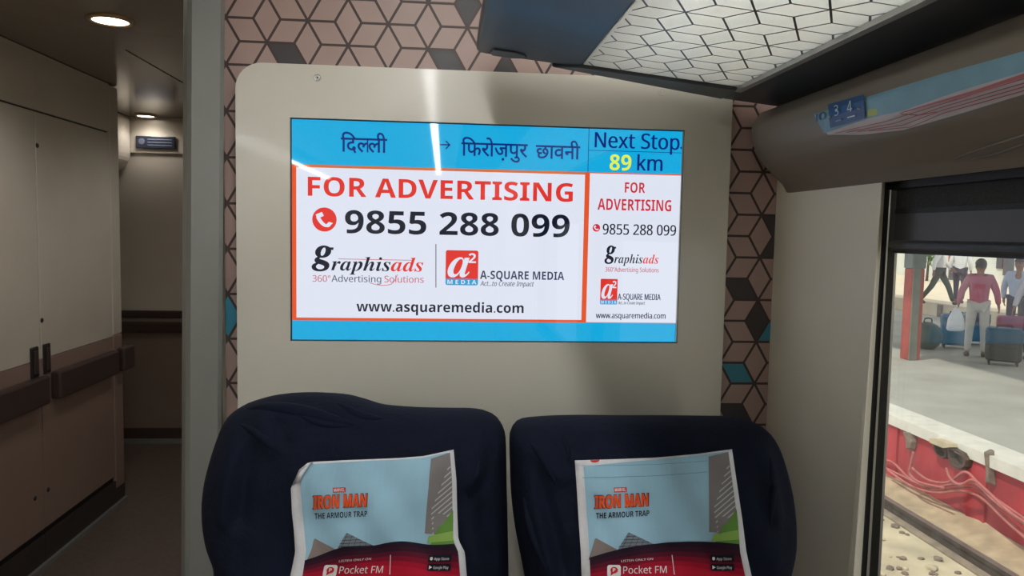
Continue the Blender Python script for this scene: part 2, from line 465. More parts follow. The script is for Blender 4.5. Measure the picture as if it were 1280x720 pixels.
# ================================================================== DISPLAY HOUSING and DISPLAY
YP = 1.40
a0 = atY(294, 100, YP); a1 = atY(916, 122, YP)
PX0, PX1, PZ1, PZ0 = -.3743, .542, (atY(330, 78.6, YP).z + atY(525, 85.7, YP).z) / 2, EYE - .95
SX0, SX1, SZ0, SZ1 = -.2772, .4490, EYE - .2038, EYE + .1988
hs = thing('display_housing', 'cream box panel with rounded corner on patterned wall around the lit display', 'wall panel', (.08, YP, PZ0))
b = MB()
outer = rrect(PX0, PZ0, PX1, PZ1, [.01, .01, .012, .047], 8)
g = .0018
inner = [(SX0 - g, SZ0 - g), (SX1 + g, SZ0 - g), (SX1 + g, SZ1 + g), (SX0 - g, SZ1 + g)]
bm = bmesh.new()
vo = [bm.verts.new((x, YP, z)) for x, z in outer]; vi = [bm.verts.new((x, YP, z)) for x, z in inner]
eo = [bm.edges.new((vo[i], vo[(i+1) % len(vo)])) for i in range(len(vo))]
ei = [bm.edges.new((vi[i], vi[(i+1) % 4])) for i in range(4)]
bmesh.ops.triangle_fill(bm, edges=eo + ei, use_beauty=True)
for f in list(bm.faces):                           # drop anything filled inside the opening
    c = f.calc_center_median()
    if SX0 < c.x < SX1 and SZ0 < c.z < SZ1 and all(v in vi for v in f.verts): bm.faces.remove(f)
b.bm(bm, m_cream)
n = len(outer)
b.add([(x, YP, z) for x, z in outer] + [(x, YW - .0008, z) for x, z in outer], [(i, (i+1) % n, n+(i+1) % n, n+i) for i in range(n)], m_cream)
b.add([(x, YP, z) for x, z in inner] + [(x, YP + .014, z) for x, z in inner], [(i, (i+1) % 4, 4+(i+1) % 4, 4+i) for i in range(4)], m_alu)
b.build('shell', hs, fix=False)
for (px, py), nm in (((397, 97), 'screw'), ((827, 115), 'screw')):
    c = atY(px, py, YP)
    b = MB(); b.lathe([(0, -.0012), (.0035, -.0012), (.0042, -.0004), (.0062, -.0012), (.0068, 0)], c, m_silver if px < 500 else m_cream, 'y', 20)
    b.lathe([(0, -.0016), (.0018, -.0016), (.0018, -.001)], c, m_black if px < 500 else m_cream, 'y', 6)
    b.build(nm, hs, smooth=False)

dsp = thing('information_display', 'lit information display showing route bar and advertising panels, set in the cream panel', 'display screen', ((SX0+SX1)/2, YP + .008, SZ0))
b = MB()
b.box((SX0 - .0016, YP + .0075, SZ0 - .0016), (SX1 + .0016, YP + .0135, SZ1 + .0016), m_chan)
b.box((SX1 - .0006, YP + .003, SZ0), (SX1 + .0016, YP + .0075, SZ1), m_silver)
b.build('bezel', dsp)
YS = YP + .0072
def px2(x, y): p = atY(x, y, YS); return p.x, p.z
def FN(lay): return lambda u, v: (u, YS - .00015 * lay, v)
KX = YS / YP
s_cy = SCR('screen_cyan', (20, 172, 226), .95); s_wh = SCR('screen_white', (226, 231, 246), .96); s_or = SCR('screen_orange', (226, 84, 40))
s_or2 = SCR('screen_copper', (206, 112, 68)); s_rd = SCR('screen_red', (222, 52, 44)); s_cr = SCR('screen_crimson', (206, 44, 58)); s_nv = SCR('screen_navy', (14, 38, 118))
s_ink = SCR('screen_ink', (14, 22, 40)); s_yl = SCR('screen_yellow', (226, 240, 80)); s_gy = SCR('screen_grey', (92, 96, 116)); s_sl = SCR('screen_slate', (48, 58, 88))
s_pk = SCR('screen_dull_pink', (196, 110, 122)); s_lb = SCR('screen_blue', (40, 160, 214))
b = MB()
def R2(xa, za, xb, zb, m, lay): b.poly([FN(lay)(xa, za), FN(lay)(xb, za), FN(lay)(xb, zb), FN(lay)(xa, zb)], m)
def zz(x, y): return px2(x, y)[1]
def xx(x, y): return px2(x, y)[0]
R2(SX0, SZ0, SX1, SZ1, s_cy, 0)
zt = (zz(364, 204.8) + zz(850, 218.2)) / 2; zb = (zz(366, 400.5) + zz(842, 404)) / 2
xm0, xm1 = xx(729.5, 300), xx(735.2, 300)
R2(SX0, zb, SX1, zt, s_or, 1)
R2(SX0 + .006, zt - .0052, xm0, zt, s_or2, 2)
R2(SX0 + .0078, zb + .0052, xm0 - .0005, zt - .0052, s_wh, 2)
R2(xm1, zb + .001, SX1, zt - .0022, s_wh, 2)
xd = xx(735.5, 190)
R2(xd - .0006, zt, xd + .0006, SZ1, s_nv, 2)
zh = (zz(740, 188.2) + zz(848, 190.8)) / 2
R2(xd, zh - .0005, SX1, zh + .0005, s_nv, 2)
def T(body, xl, yl, xr, yr, hpx, m, lay=4, **k):      # baseline from (xl, yl) to (xr, yr) in photo pixels
    (u0, v0), (u1, v1) = px2(xl, yl), px2(xr, yr)
    base = (v0 + v1) / 2
    h = abs(px2((xl+xr)/2, yl)[1] - px2((xl+xr)/2, yl - hpx)[1])
    letter(b, body, FN(lay), u0, u1, base, h, m, **k)
# route bar
def hindi(chars, xl, xr, ybase, hpx, m):
    """Devanagari letters set by hand; a trailing '<' keeps only the left part (half form)"""
    (u0, v0) = px2(xl, ybase); u1 = px2(xr, ybase)[0]
    V = []; Fs = []; x = 0
    for ch in chars:
        half = ch.endswith('<'); c = ch.rstrip('<')
        vv, ff = glyphs(c, .012)
        a = min(p[0] for p in vv); e = max(p[0] for p in vv)
        # advance: measured with a following bar letter
        v2, _ = glyphs(c + '\u0930', .012); adv = max(p[0] for p in v2) - max(p[0] for p in glyphs('\u0930', .012)[0])
        if half:
            cut = e - .20 * (e - a)
            keep = []
            polys = []
            for f in ff:
                q = clip_poly([vv[i] for i in f], lambda p: p[0] <= cut, lambda p, r: (cut, p[1] + (r[1] - p[1]) * (cut - p[0]) / (r[0] - p[0])))
                if len(q) > 2: polys.append(q)
            for q in polys:
                k = len(V); V += [(x + p[0], p[1]) for p in q]; Fs.append(tuple(range(k, k + len(q))))
            x += cut - .02
        else:
            k = len(V); V += [(x + p[0], p[1]) for p in vv]; Fs += [tuple(i + k for i in f) for f in ff]
            x += adv
    a = min(p[0] for p in V); e = max(p[0] for p in V)
    hz = abs(v0 - px2(xl, ybase - hpx)[1]); ref = refh('\u0926')
    s_ = (u1 - u0) / (e - a)
    b.add([FN(4)(u0 + (p[0] - a) * s_, v0 + p[1] * hz / ref) for p in V], Fs, m)
hindi(['\u093f\u0926', '\u0932<', '\u0932\u0940'], 426, 484, 189.2, 17.0, s_nv)
hindi(['\u093f\u092b\u0930\u094b\u091c\u093c\u092a\u0941\u0930'], 576.5, 659.5, 194.2, 16.0, s_nv)
hindi(['\u091b\u093e\u0935\u0928\u0940'], 669.5, 725, 197.6, 16.0, s_nv)
def seg(p, q, wpx, m, lay=4):
    p = Vector(px2(*p)); q = Vector(px2(*q)); d = (q - p).normalized(); c = Vector((-d.y, d.x)) * (wpx * .0015 / 2)
    b.poly([FN(lay)(*(p - c)), FN(lay)(*(q - c)), FN(lay)(*(q + c)), FN(lay)(*(p + c))], m)
seg((550, 180.7), (562, 181.2), 1.6, s_nv); seg((557.2, 176), (562.4, 181.6), 1.6, s_nv); seg((557.2, 186.2), (562.4, 180.8), 1.6, s_nv)
T('Next Stop', 743.5, 184.2, 848.8, 187.3, 19, s_nv, heavy=.022)
R2(xx(850.3, 184), zz(850, 186), SX1, zz(850, 183.6), s_nv, 4)
T('89', 761.8, 212.4, 788.8, 213.2, 19.4, s_yl, bold=.03); T('km', 796.5, 213.4, 827.5, 213.4, 19, s_nv, heavy=.022)
# main advertisement
T('FOR ADVERTISING', 384.8, 244, 715.8, 253, 23.4, s_rd, bold=.04)
def disc(cx, cy, rpx, m, lay, n=32):
    u, v = px2(cx, cy); r = rpx * .00151
    b.poly([FN(lay)(u + r * math.cos(2*math.pi*i/n), v + r * math.sin(2*math.pi*i/n)) for i in range(n)], m)
def handset(cx, cy, r, lay):
    u, v = px2(cx, cy); k = r * .00151
    nib(b, [(-.45, .48), (-.5, .15), (-.2, -.3), (.15, -.52), (.5, -.48)], lambda p, q: FN(lay)(u + p * k, v + q * k), .16, s_wh, 20, .9)
    nib(b, [(-.46, .5), (-.3, .2)], lambda p, q: FN(lay)(u + p * k, v + q * k), .3, s_wh, 20, .9)
    nib(b, [(.5, -.46), (.2, -.36)], lambda p, q: FN(lay)(u + p * k, v + q * k), .3, s_wh, 20, .9)
disc(405.6, 274.4, 14.6, s_rd, 3); handset(405.6, 274.4, 14.6, 4)
T('9855 288 099', 431.2, 290.3, 711.6, 297.4, 28.2, s_ink, bold=.03)
def graphis(x0, yb0, x1, yb1, xhpx, gx0, gx1, gtop, gbot, lay, wn):
    (u0, v0), (u1, v1) = px2(x0, yb0), px2(x1, yb1)
    xh = abs(px2(x0, yb0 - xhpx)[1] - v0)
    um = u0 + (u1 - u0) * .645
    letter(b, 'raphis', FN(lay), u0, um - .0004, (v0 + v1) / 2, xh, s_ink, style='I', ref='x'); letter(b, 'ads', FN(lay), um, u1, (v0 + v1) / 2, xh, s_rd, style='I', ref='x')
    ga, gz = px2(gx0, gtop); gb, gy = px2(gx1, gbot)
    vs_, fs = glyphs(face('g', 'I'), .012)
    xa, xb_ = min(p[0] for p in vs_), max(p[0] for p in vs_); ya, yb_ = min(p[1] for p in vs_), max(p[1] for p in vs_)
    b.add([FN(lay)(ga + (p[0] - xa) / (xb_ - xa) * (gb - ga), gy + (p[1] - ya) / (yb_ - ya) * (gz - gy)) for p in vs_], fs, s_ink)
graphis(414, 337.6, 529, 339.6, 11.6, 389.5, 417, 306.5, 339.5, 4, .30)
seg((423, 323.6), (517, 325.4), .8, s_pk, 3)
T('360°', 390.6, 352, 413, 352.2, 8, s_pk, heavy=.012); T('Advertising', 414.5, 352.2, 476.5, 352.8, 8.2, s_gy, heavy=.012); T('Solutions', 480.5, 353, 529.6, 353.4, 8.2, s_pk, heavy=.012)
def arc(pts, wpx, m, lay=3):
    p = [Vector(px2(*q)).to_3d() for q in pts]; p = smooth_path(p, 6)
    for s_, e in zip(p[:-1], p[1:]):
        d = (e - s_).normalized(); c = Vector((-d.y, d.x, 0)) * (wpx * .00075)
        b.poly([FN(lay)(*(s_ - c)[:2]), FN(lay)(*(e - c)[:2]), FN(lay)(*(e + c)[:2]), FN(lay)(*(s_ + c)[:2])], m)
arc([(462, 353.5), (476, 356.6), (490, 354.5), (497, 343)], .8, s_pk)
seg((544.9, 305), (544.9, 359.5), 1.1, s_gy)
def asq(x0, y0, x1, ym, y1, lay):
    (ua, va), (ub, vm), (_, vb) = px2(x0, y0), px2(x1, ym), px2(x1, y1)
    wd = ub - ua; hh = va - vb
    b.poly([FN(lay)(*p) for p in rrect(ua, vm - .0005, ub, va, [0, 0, wd*.06, wd*.06], 4)], s_rd)
    b.poly([FN(lay)(*p) for p in rrect(ua, vb, ub, vm, [wd*.06, wd*.06, 0, 0], 4)], s_lb)
    letter(b, 'a', FN(lay + 1), ua + wd * .06, ua + wd * .74, vm + (va - vm) * .06, (va - vm) * .70, s_wh, style='I', ref='x')
    letter(b, '2', FN(lay + 1), ua + wd * .70, ua + wd * .93, vm + (va - vm) * .56, (va - vm) * .34, s_wh, bold=.02)
    letter(b, 'M E D I A', FN(lay + 1), ua + wd * .06, ua + wd * .95, vb + (vm - vb) * .18, (vm - vb) * .62, s_wh, bold=.02)
asq(557.3, 312.6, 597.5, 348.6, 356.8, 3)
T('A-SQUARE MEDIA', 600, 348.8, 705, 349.8, 10.2, s_sl, bold=.02); T('Act...to Create Impact', 600.3, 357.2, 667.4, 358, 6, s_gy, shear=.25, heavy=.02)
T('www.asquaremedia.com', 445.6, 389.4, 654.4, 391, 9.4, s_ink, bold=.022, ref='x')
# side advertisement
T('FOR', 780.8, 240.8, 806.2, 241.2, 12.8, s_cr, bold=.025); T('ADVERTISING', 746.8, 262.4, 838.8, 264, 14, s_cr, bold=.025)
disc(745.4, 284.8, 4.8, s_cr, 3); handset(745.4, 284.8, 4.8, 4)
T('9855 288 099', 753.4, 293, 844.6, 294.4, 13, s_ink, heavy=.02)
graphis(767.5, 328.4, 823, 330, 7.6, 756, 769.5, 306.6, 330.2, 4, .30)
T('360°Advertising Solutions', 756.4, 339.4, 823.2, 340.6, 5.6, s_pk, heavy=.02)
asq(750.8, 348.4, 771.4, 374.8, 380.6, 3)
T('A-SQUARE MEDIA', 772.2, 374.2, 825.4, 375.4, 7.4, s_sl, heavy=.03); T('Act...to Create Impact', 772.4, 380, 806, 380.8, 3.6, s_gy, shear=.25, heavy=.03)
T('www.asquaremedia.com', 744.8, 397.4, 831.6, 398.4, 5.2, s_ink, ref='x', heavy=.03)
b.build('lit_screen', dsp, fix=False)

# ================================================================== LUGGAGE RACK
m_rack = M('blue_black_moulding', (42, 46, 56), 0.42, 0.4, coat=.12, var=0.06, scale=6)
m_rail = M('dark_grey_rail', (74, 78, 80), 0.4, 0.5, metal=.3, var=0.05)
rk = thing('luggage_rack', 'overhead luggage rack with patterned glass tray and blue black front beam', 'luggage rack', (.3, -1.2, EYE + .23))
A = Vector((.236, 0, EYE + .2858)); B_ = Vector((.5084, 0, EYE + .2583)); EX = (B_ - A).normalized(); EN = Vector((-EX.z, 0, EX.x))
YE, YN = 1.300, -3.0
def rp(u, y, h=0): return Vector((A.x, y, A.z)) + EX * u + EN * h
U0 = (.049 - .236) / EX.x
m_tray = bpy.data.materials.new('frosted_tray_glass'); m_tray.use_nodes = True
nt = m_tray.node_tree; pb = nt.nodes['Principled BSDF']; pb.inputs['Base Color'].default_value = lin((226, 224, 214)) + (1,); pb.inputs['Roughness'].default_value = .25
tl_ = nt.nodes.new('ShaderNodeBsdfTranslucent'); tl_.inputs[0].default_value = (.80, .80, .76, 1)
mx = nt.nodes.new('ShaderNodeMixShader'); mx.inputs[0].default_value = .72
nz = nt.nodes.new('ShaderNodeTexNoise'); nz.inputs['Scale'].default_value = 5
rr = nt.nodes.new('ShaderNodeValToRGB'); rr.color_ramp.elements[0].color = (.70, .74, .74, 1); rr.color_ramp.elements[1].color = (.84, .82, .77, 1)
nt.links.new(nz.outputs['Fac'], rr.inputs[0]); nt.links.new(rr.outputs[0], tl_.inputs[0])
nt.links.new(pb.outputs[0], mx.inputs[1]); nt.links.new(tl_.outputs[0], mx.inputs[2]); nt.links.new(mx.outputs[0], nt.nodes['Material Output'].inputs[0])
m_tline = M('tray_line_print', (74, 76, 74), .4, var=.05)
TU = (B_ - A).length
# front beam: rounded corner in plan at its end
def slab(mb, plan, h0, h1, m):
    n = len(plan)
    mb.add([rp(u, y, h0) for u, y in plan] + [rp(u, y, h1) for u, y in plan],
           [tuple(range(n)), tuple(range(2*n-1, n-1, -1))] + [(i, n+i, n+(i+1) % n, (i+1) % n) for i in range(n)], m)
b = MB(); slab(b, rrect(U0, YN, -.004, YE, [.01, 0, 0, .022], 6), 0, .045, m_rack); b.build('front_beam', rk, bevel=.006)
b = MB(); slab(b, [(-.01, 1.282), (TU, 1.282), (TU, 1.366), (-.055, YE + .006)], -.004, .03, m_rail); b.build('end_rail', rk, bevel=.002)
b = MB(); slab(b, [(TU, YN), (TU + .116, YN), (TU + .116, 1.366), (TU, 1.366)], -.003, .03, m_rail); b.build('rear_beam', rk, bevel=.003)
b = MB(); slab(b, [(TU - .006, YN), (TU + .004, YN), (TU + .004, 1.286), (TU - .006, 1.286)], -.006, .012, m_silver); b.build('rear_bead', rk)
cap = [(U0 + .028 + .05 * p[0], 1.272 + .020 * p[1]) for p in ((0, -1), (.7, -1), (1.05, -.55), (1.15, 0), (1.05, .55), (.7, 1), (0, 1), (-.08, 0))]
b = MB(); slab(b, cap, -.003, .004, m_rail); b.build('latch_plate', rk, bevel=.002)
b = MB(); slab(b, [(-.004, YN), (TU, YN), (TU, 1.284), (-.004, 1.284)], .002, .008, m_tray)
b.build('glass_tray', rk)
q = (atX(943.7, 15.5, 1), None)
def tray_uv(px, py):
    d = ray(px, py); t = (rp(0, 0) - O).dot(EN) / d.dot(EN); p = O + d * t
    return (p - rp(0, 0)).dot(EX), p.y
tu, ty = tray_uv(943.7, 15.5)
b = MB()
LT, DT = .0848, .0734
def N6(i, j): return (tu + i * DT, ty + (j + (i % 2) * .5) * LT)
def tline(p, q, wd=.0015):
    p = Vector(p); q = Vector(q); d = (q - p).normalized(); c = Vector((-d.y, d.x)) * wd
    pts = clip_rect([tuple(p - c), tuple(q - c), tuple(q + c), tuple(p + c)], .0, TU - .001, -1.2, 1.282)
    if len(pts) > 2: b.poly([rp(u, y, .0016) for u, y in pts], m_tline)
for i in range(-5, 6):
    for j in range(-28, 7):
        c = Vector(N6(i, j)); e = LT / math.sqrt(3)
        for k in range(6):
            a = math.radians(60 * k); tline(c, c + Vector((math.cos(a), math.sin(a))) * e)
pt = b.build('cube_pattern_print', rk, fix=False)

# ================================================================== ROLLER BLIND
m_bl = M('charcoal_blind_fabric', (58, 59, 60), .8, .3, var=.18, scale=260, bump=.25, bscale=500)
m_bl2 = M('charcoal_blind_bar', (62, 63, 66), .38, .5, var=.05)
rb = thing('roller_blind', 'charcoal roller blind pulled a little way down the train window', 'blind', (.672, .35, EYE - .02))
YA, YZ = 1.077, -.37
b = MB(); b.box((.6765, YZ, EYE + .045), (.678, YA, EYE + .092), m_bl); b.build('fabric', rb)
b = MB(); b.box((.6755, YZ, EYE - .006), (.679, YA, EYE + .041), m_bl2); b.build('hem_panel', rb, bevel=.001)
b = MB(); b.box((.6750, YZ, EYE + .040), (.679, YA, EYE + .047), m_black); b.build('seam_strip', rb)
b = MB(); b.tube([(.676, YZ, EYE - .007), (.676, YA, EYE - .007)], .008, m_bl2, 14); b.box((.674, YZ, EYE - .0185), (.680, YA, EYE - .011), m_black); b.build('bottom_bar', rb, smooth=False)

# ================================================================== STICKERS on the pelmet
m_st1 = M('sticker_pale_blue', (120, 166, 186), .4, var=.12, scale=18); m_st2 = M('sticker_white', (196, 190, 192), .4, var=.08, scale=18)
m_st3 = M('sticker_red_print', (176, 92, 92), .4, var=.1); m_st4 = M('sticker_ink', (58, 96, 126), .4, var=.05); m_st5 = M('sticker_yellow_green', (170, 186, 90), .4, var=.05)
m_plate = M('seat_plate_blue', (14, 74, 134), .35, var=.04); m_pw = M('seat_plate_white', (214, 222, 228), .4, var=.02)
def decal(mb, top, bot, m, off, n=24, rows=4):
    """strip between two photo polylines laid on the pelmet"""
    def samp(pl, t):
        k = t * (len(pl) - 1); i = min(int(k), len(pl) - 2); f = k - i
        return (pl[i][0] + (pl[i+1][0] - pl[i][0]) * f, pl[i][1] + (pl[i+1][1] - pl[i][1]) * f)
    V = []; Fs = []; rowsn = rows + 1
    for i in range(n + 1):
        a = samp(top, i / n); c = samp(bot, i / n)
        for k in range(rowsn):
            t = k / rows
            V.append(on_bvh(pel_bvh, a[0] + (c[0] - a[0]) * t, a[1] + (c[1] - a[1]) * t, off) or V[-1])
    for i in range(n):
        for k in range(rows): Fs.append((i*rowsn+k, (i+1)*rowsn+k, (i+1)*rowsn+k+1, i*rowsn+k+1))
    mb.add(V, Fs, m)
b = MB()
decal(b, [(1018, 143), (1085, 121), (1180, 92), (1285, 63)], [(1035, 168), (1078, 168), (1130, 162), (1200, 142), (1285, 116)], m_st2, .0009, 30, 8)
decal(b, [(1018, 143), (1085, 121), (1180, 92), (1285, 63)], [(1031, 166.5), (1085, 148), (1130, 138), (1195, 115), (1285, 88)], m_st1, .0012, 30, 8)
decal(b, [(1086, 137), (1090, 136), (1097, 135.5)], [(1086, 145), (1092, 144.5), (1099, 142)], m_st5, .0017, 4, 2)
for s_ in range(4):
    o_ = 4.0 * s_
    decal(b, [(1045 + 14*s_, 165.0 - o_ * .2), (1110 + 10*s_, 150 + o_ * .6), (1180, 128 + o_), (1285, 96 + o_ * 1.2)],
             [(1045 + 14*s_, 165.8 - o_ * .2), (1110 + 10*s_, 151 + o_ * .6), (1180, 129.1 + o_), (1285, 97.6 + o_ * 1.2)], m_st3, .0018, 24, 1)
decal(b, [(1126, 140.5), (1160, 130), (1220, 112), (1285, 90)], [(1126, 141.5), (1160, 132.5), (1220, 116), (1285, 95)], m_st3, .002, 24, 1)
decal(b, [(1128, 141), (1150, 142), (1172, 138)], [(1128, 142), (1150, 143.6), (1172, 139)], m_st3, .002, 10, 1)
def st_fn(x, y, sx=1.0):     # lettering laid along the pelmet: local photo pixels, y upwards
    return lambda u, v: on_bvh(pel_bvh, x + u, y - v - .30 * u, .0022)
letter(b, 'IO', st_fn(1021, 151.5), 0, 13, 0, 8.5, m_st4, heavy=.05)
b.build('route_sticker', None, fix=False, label='pale blue and white printed banner sticker along the beige pelmet above the window', cat='sticker')
sp = thing('seat_number_plate', 'small dark blue seat number plate reading 3 and 4', 'seat number plate', on_bvh(pel_bvh, 1060, 150, 0))
b = MB()
decal(b, [(1038, 130.5), (1060, 124.5), (1083, 118)], [(1041, 159), (1062, 153), (1084.5, 146.5)], m_plate, .004, 10, 4); b.build('plate', sp, fix=False)
b = MB()
fnp = lambda x, y: (lambda u, v: on_bvh(pel_bvh, x + u + .05 * -v, y - v - .29 * u, 0.0062))
letter(b, '3', fnp(1048, 143.5), 0, 5.2, 0, 11, m_pw, bold=.012); letter(b, '4', fnp(1064, 139), 0, 6.2, 0, 11.5, m_pw, bold=.012)
decal(b, [(1049, 149.4), (1056, 147.4)], [(1049.2, 150.8), (1056.2, 148.8)], m_st1, 0.0062, 3, 1); decal(b, [(1064, 144.6), (1073.5, 142)], [(1064.2, 146.2), (1073.7, 143.6)], m_pw, 0.0062, 3, 1)
b.build('numerals', sp, fix=False)
for c in ((1041, 146), (1077.5, 134)):
    p = on_bvh(pel_bvh, c[0], c[1], .0048)
    b = MB(); b.lathe([(0, -.0022), (.0012, -.0020), (.0018, 0), (.0018, .002)], p, m_silver, 'x', 12); b.build('rivet', sp, smooth=True)

# ================================================================== SEATS
m_navy = M('navy_seat_cover', (14, 20, 36), .85, .15, var=.10, scale=30, bump=.18, bscale=90)
m_seatbase = M('seat_base_grey', (70, 72, 76), .5, var=.05)
m_cush = M('navy_seat_upholstery', (24, 31, 52), .85, .2, var=.10, scale=30, bump=.2, bscale=90)
def yfront(x, z): return 1.015 + (z - (EYE - .5)) * .12
def resample(pts, n):
    pts = [Vector(p) for p in pts]; d = [0]
    for a, c in zip(pts, pts[1:] + pts[:1]): d.append(d[-1] + (c - a).length)
    out = []; L = d[-1]; i = 0; cl = pts + pts[:1]
    for k in range(n):
        t = L * k / n
        while d[i+1] < t: i += 1
        out.append(cl[i].lerp(cl[i+1], (t - d[i]) / (d[i+1] - d[i] + 1e-12)))
    return out
def seat(outline_px, label, folds, seed, creases):
    YSIL = 1.125
    sil = []
    for x, y in outline_px:
        p = atY(x, y, YSIL); sil.append((p.x, p.z))
    s3 = smooth_path([(p[0], p[1], 0) for p in sil], 4)
    left = min(p[0] for p in sil); rightx = max(p[0] for p in sil)
    base = [(p.x, p.y) for p in s3]
    e0, e1 = base[0], base[-1]                       # starts lower left, ends lower right
    base = [(e0[0] + .004, .50)] + base + [(e1[0] - .004, .50)]
    out = resample([(p[0], p[1], 0) for p in base], 220)
    c = Vector(((left + rightx) / 2, EYE - .52, 0))
    st = thing('coach_seat', label, 'seat', (c.x, 1.15, 0), 'pair of seats below the display')
    rings = [.02 * i for i in range(45)] + [.895, .91, .925, .94, .955, .967, .978, .988, .995, 1.0]
    V = []; Fs = []; n = len(out)
    def disp(x, z, s_):
        v = Vector((x * 9, z * 9, seed)); w_ = noise.noise(v) * .008 + noise.noise(Vector((x * 22 + z * 9, z * 8, seed + 3))) * .0055 + noise.noise(Vector((x * 50, z * 30, seed + 6))) * .0015
        for (ax, az, bx, bz, wd, amp) in folds:
            d = Vector((bx - ax, bz - az)); l = d.length; d /= l; r = Vector((x - ax, z - az)); t = r.dot(d); e = r.dot(Vector((-d.y, d.x)))
            if -.2 * l < t < 1.2 * l:
                fall = max(0, min(1, (t + .2 * l) / (.2 * l))) * max(0, min(1, (1.2 * l - t) / (.2 * l)))
                w_ += 2.0 * amp * fall * (math.exp(-(e / wd) ** 2) - .9 * math.exp(-((e - wd * 1.6) / (wd * .8)) ** 2))
        return w_
    for s_ in rings:
        for p in out:
            x = c.x + (p.x - c.x) * s_; z = c.y + (p.y - c.y) * s_
            gq = 1 - math.sqrt(max(0, 1 - s_ ** 7))
            y = yfront(x, z) * (1 - gq) + YSIL * gq - disp(x, z, s_) * (1 - s_ ** 8)
            V.append(Vector((x, y, z)))
    for s_, y in ((.995, 1.15), (.975, 1.18), (.94, 1.20), (.85, 1.215), (.0, 1.22)):
        for p in out: V.append(Vector((c.x + (p.x - c.x) * s_, y, c.y + (p.y - c.y) * s_)))
    R_ = len(rings) + 5
    for i in range(R_ - 1):
        for k in range(n): Fs.append((i*n+k, i*n+(k+1) % n, (i+1)*n+(k+1) % n, (i+1)*n+k))
    b = MB(); b.add(V, Fs, m_navy)
    bvh = BVHTree.FromPolygons(V, Fs)
    ob = b.build('backrest_cover', st, smooth=True)
    md = ob.modifiers.new('weld', 'WELD'); md.merge_threshold = .0005
    for path, r_ in creases:
        q = []
        for x_, y_ in [(p.x, p.y) for p in smooth_path([(a_[0], a_[1], 0) for a_ in path], 5)]:
            d_ = ray(x_, y_).normalized(); h_ = bvh.ray_cast(O, d_)
            if h_[0]: q.append(h_[0] + d_ * r_ * .35)
        m_ = len(q)
        if m_ > 3:
            b = MB(); b.tube(q, [r_ * max(.12, math.sin(math.pi * (i + .5) / m_)) for i in range(m_)], m_navy, 10); b.build('cover_fold', st, smooth=True)
    W = (rightx - left) / 2 - .015
    b = MB(); b.rbox((c.x - W, .58, .33), (c.x + W, 1.06, .47), .045, m_cush, 4); b.build('seat_cushion', st, smooth=True)
    b = MB(); b.rbox((c.x - W + .05, .66, .06), (c.x + W - .05, 1.02, .335), .02, m_seatbase, 2); b.rbox((c.x - W + .02, .62, 0), (c.x + W - .02, 1.06, .065), .01, m_seatbase, 2)
    b.build('pedestal', st)
    for sx in (-1, 1):
        xa = c.x + sx * (W - .02)
        b = MB(); b.rbox((xa - .022, .64, .60), (xa + .022, .99, .645), .012, m_seatbase, 2); b.rbox((xa - .012, .90, .35), (xa + .012, .96, .61), .006, m_seatbase, 1); b.build('armrest', st)
    return st, bvh
def wp(x, y): p = atY(x, y, 1.06); return p.x, p.z
fl = []
for (a, c_, wd, amp) in (((300, 512), (392, 522), .010, .010), ((395, 500), (455, 528), .012, .012), ((320, 520), (345, 560), .010, .005), ((600, 545), (590, 600), .012, .005), ((290, 560), (282, 640), .015, .006), ((585, 640), (600, 700), .012, .004)):
    fl.append(wp(*a) + wp(*c_) + (wd, amp))
lft = [(276, 745), (274, 712), (272, 688), (262, 662), (257.5, 630), (259, 600), (266, 570), (274, 545), (283, 524), (297, 511), (315, 503.5), (340, 497), (365, 494.5), (395, 494.5), (428, 497), (452, 503), (478, 510.5), (520, 514), (560, 515), (595, 515.5), (614, 519), (625, 527), (631, 540), (632.5, 560), (633, 600), (634, 640), (635, 700), (635, 745)]
rgt = [(660, 745), (652, 700), (644, 660), (639.5, 620), (638, 580), (637.5, 550), (641, 538), (650, 530), (668, 527), (700, 525), (740, 524.5), (790, 525), (840, 525), (890, 525.5), (925, 526), (944, 529), (958, 538), (968, 554), (976, 580), (982, 610), (984, 640), (982, 668), (975, 692), (968, 714), (966, 745)]
seat1, bvh1 = seat(lft, 'navy covered coach seat beside the grey door jamb, its cover bunched at the top', fl, 1.3, [([(306, 512), (335, 510), (375, 515), (415, 525), (455, 533)], .011), ([(372, 519), (405, 530), (440, 533)], .006), ([(420, 503), (450, 520), (480, 524)], .007), ([(300, 530), (325, 545), (352, 570)], .006), ([(600, 570), (594, 600), (585, 625)], .005)])
fr_ = []
for (a, c_, wd, amp) in (((660, 545), (700, 590), .012, .006), ((690, 540), (705, 570), .008, .005), ((655, 600), (680, 700), .014, .006), ((955, 560), (962, 640), .014, .005), ((760, 533), (900, 533), .010, .004)):
    fr_.append(wp(*a) + wp(*c_) + (wd, amp))
seat2, bvh2 = seat(rgt, 'navy covered coach seat beside the cream window column', fr_, 8.1, [([(662, 552), (680, 575), (698, 610)], .006), ([(700, 540), (708, 558), (712, 575)], .005), ([(655, 620), (664, 660), (682, 710)], .007), ([(962, 570), (966, 610), (962, 660)], .006)])

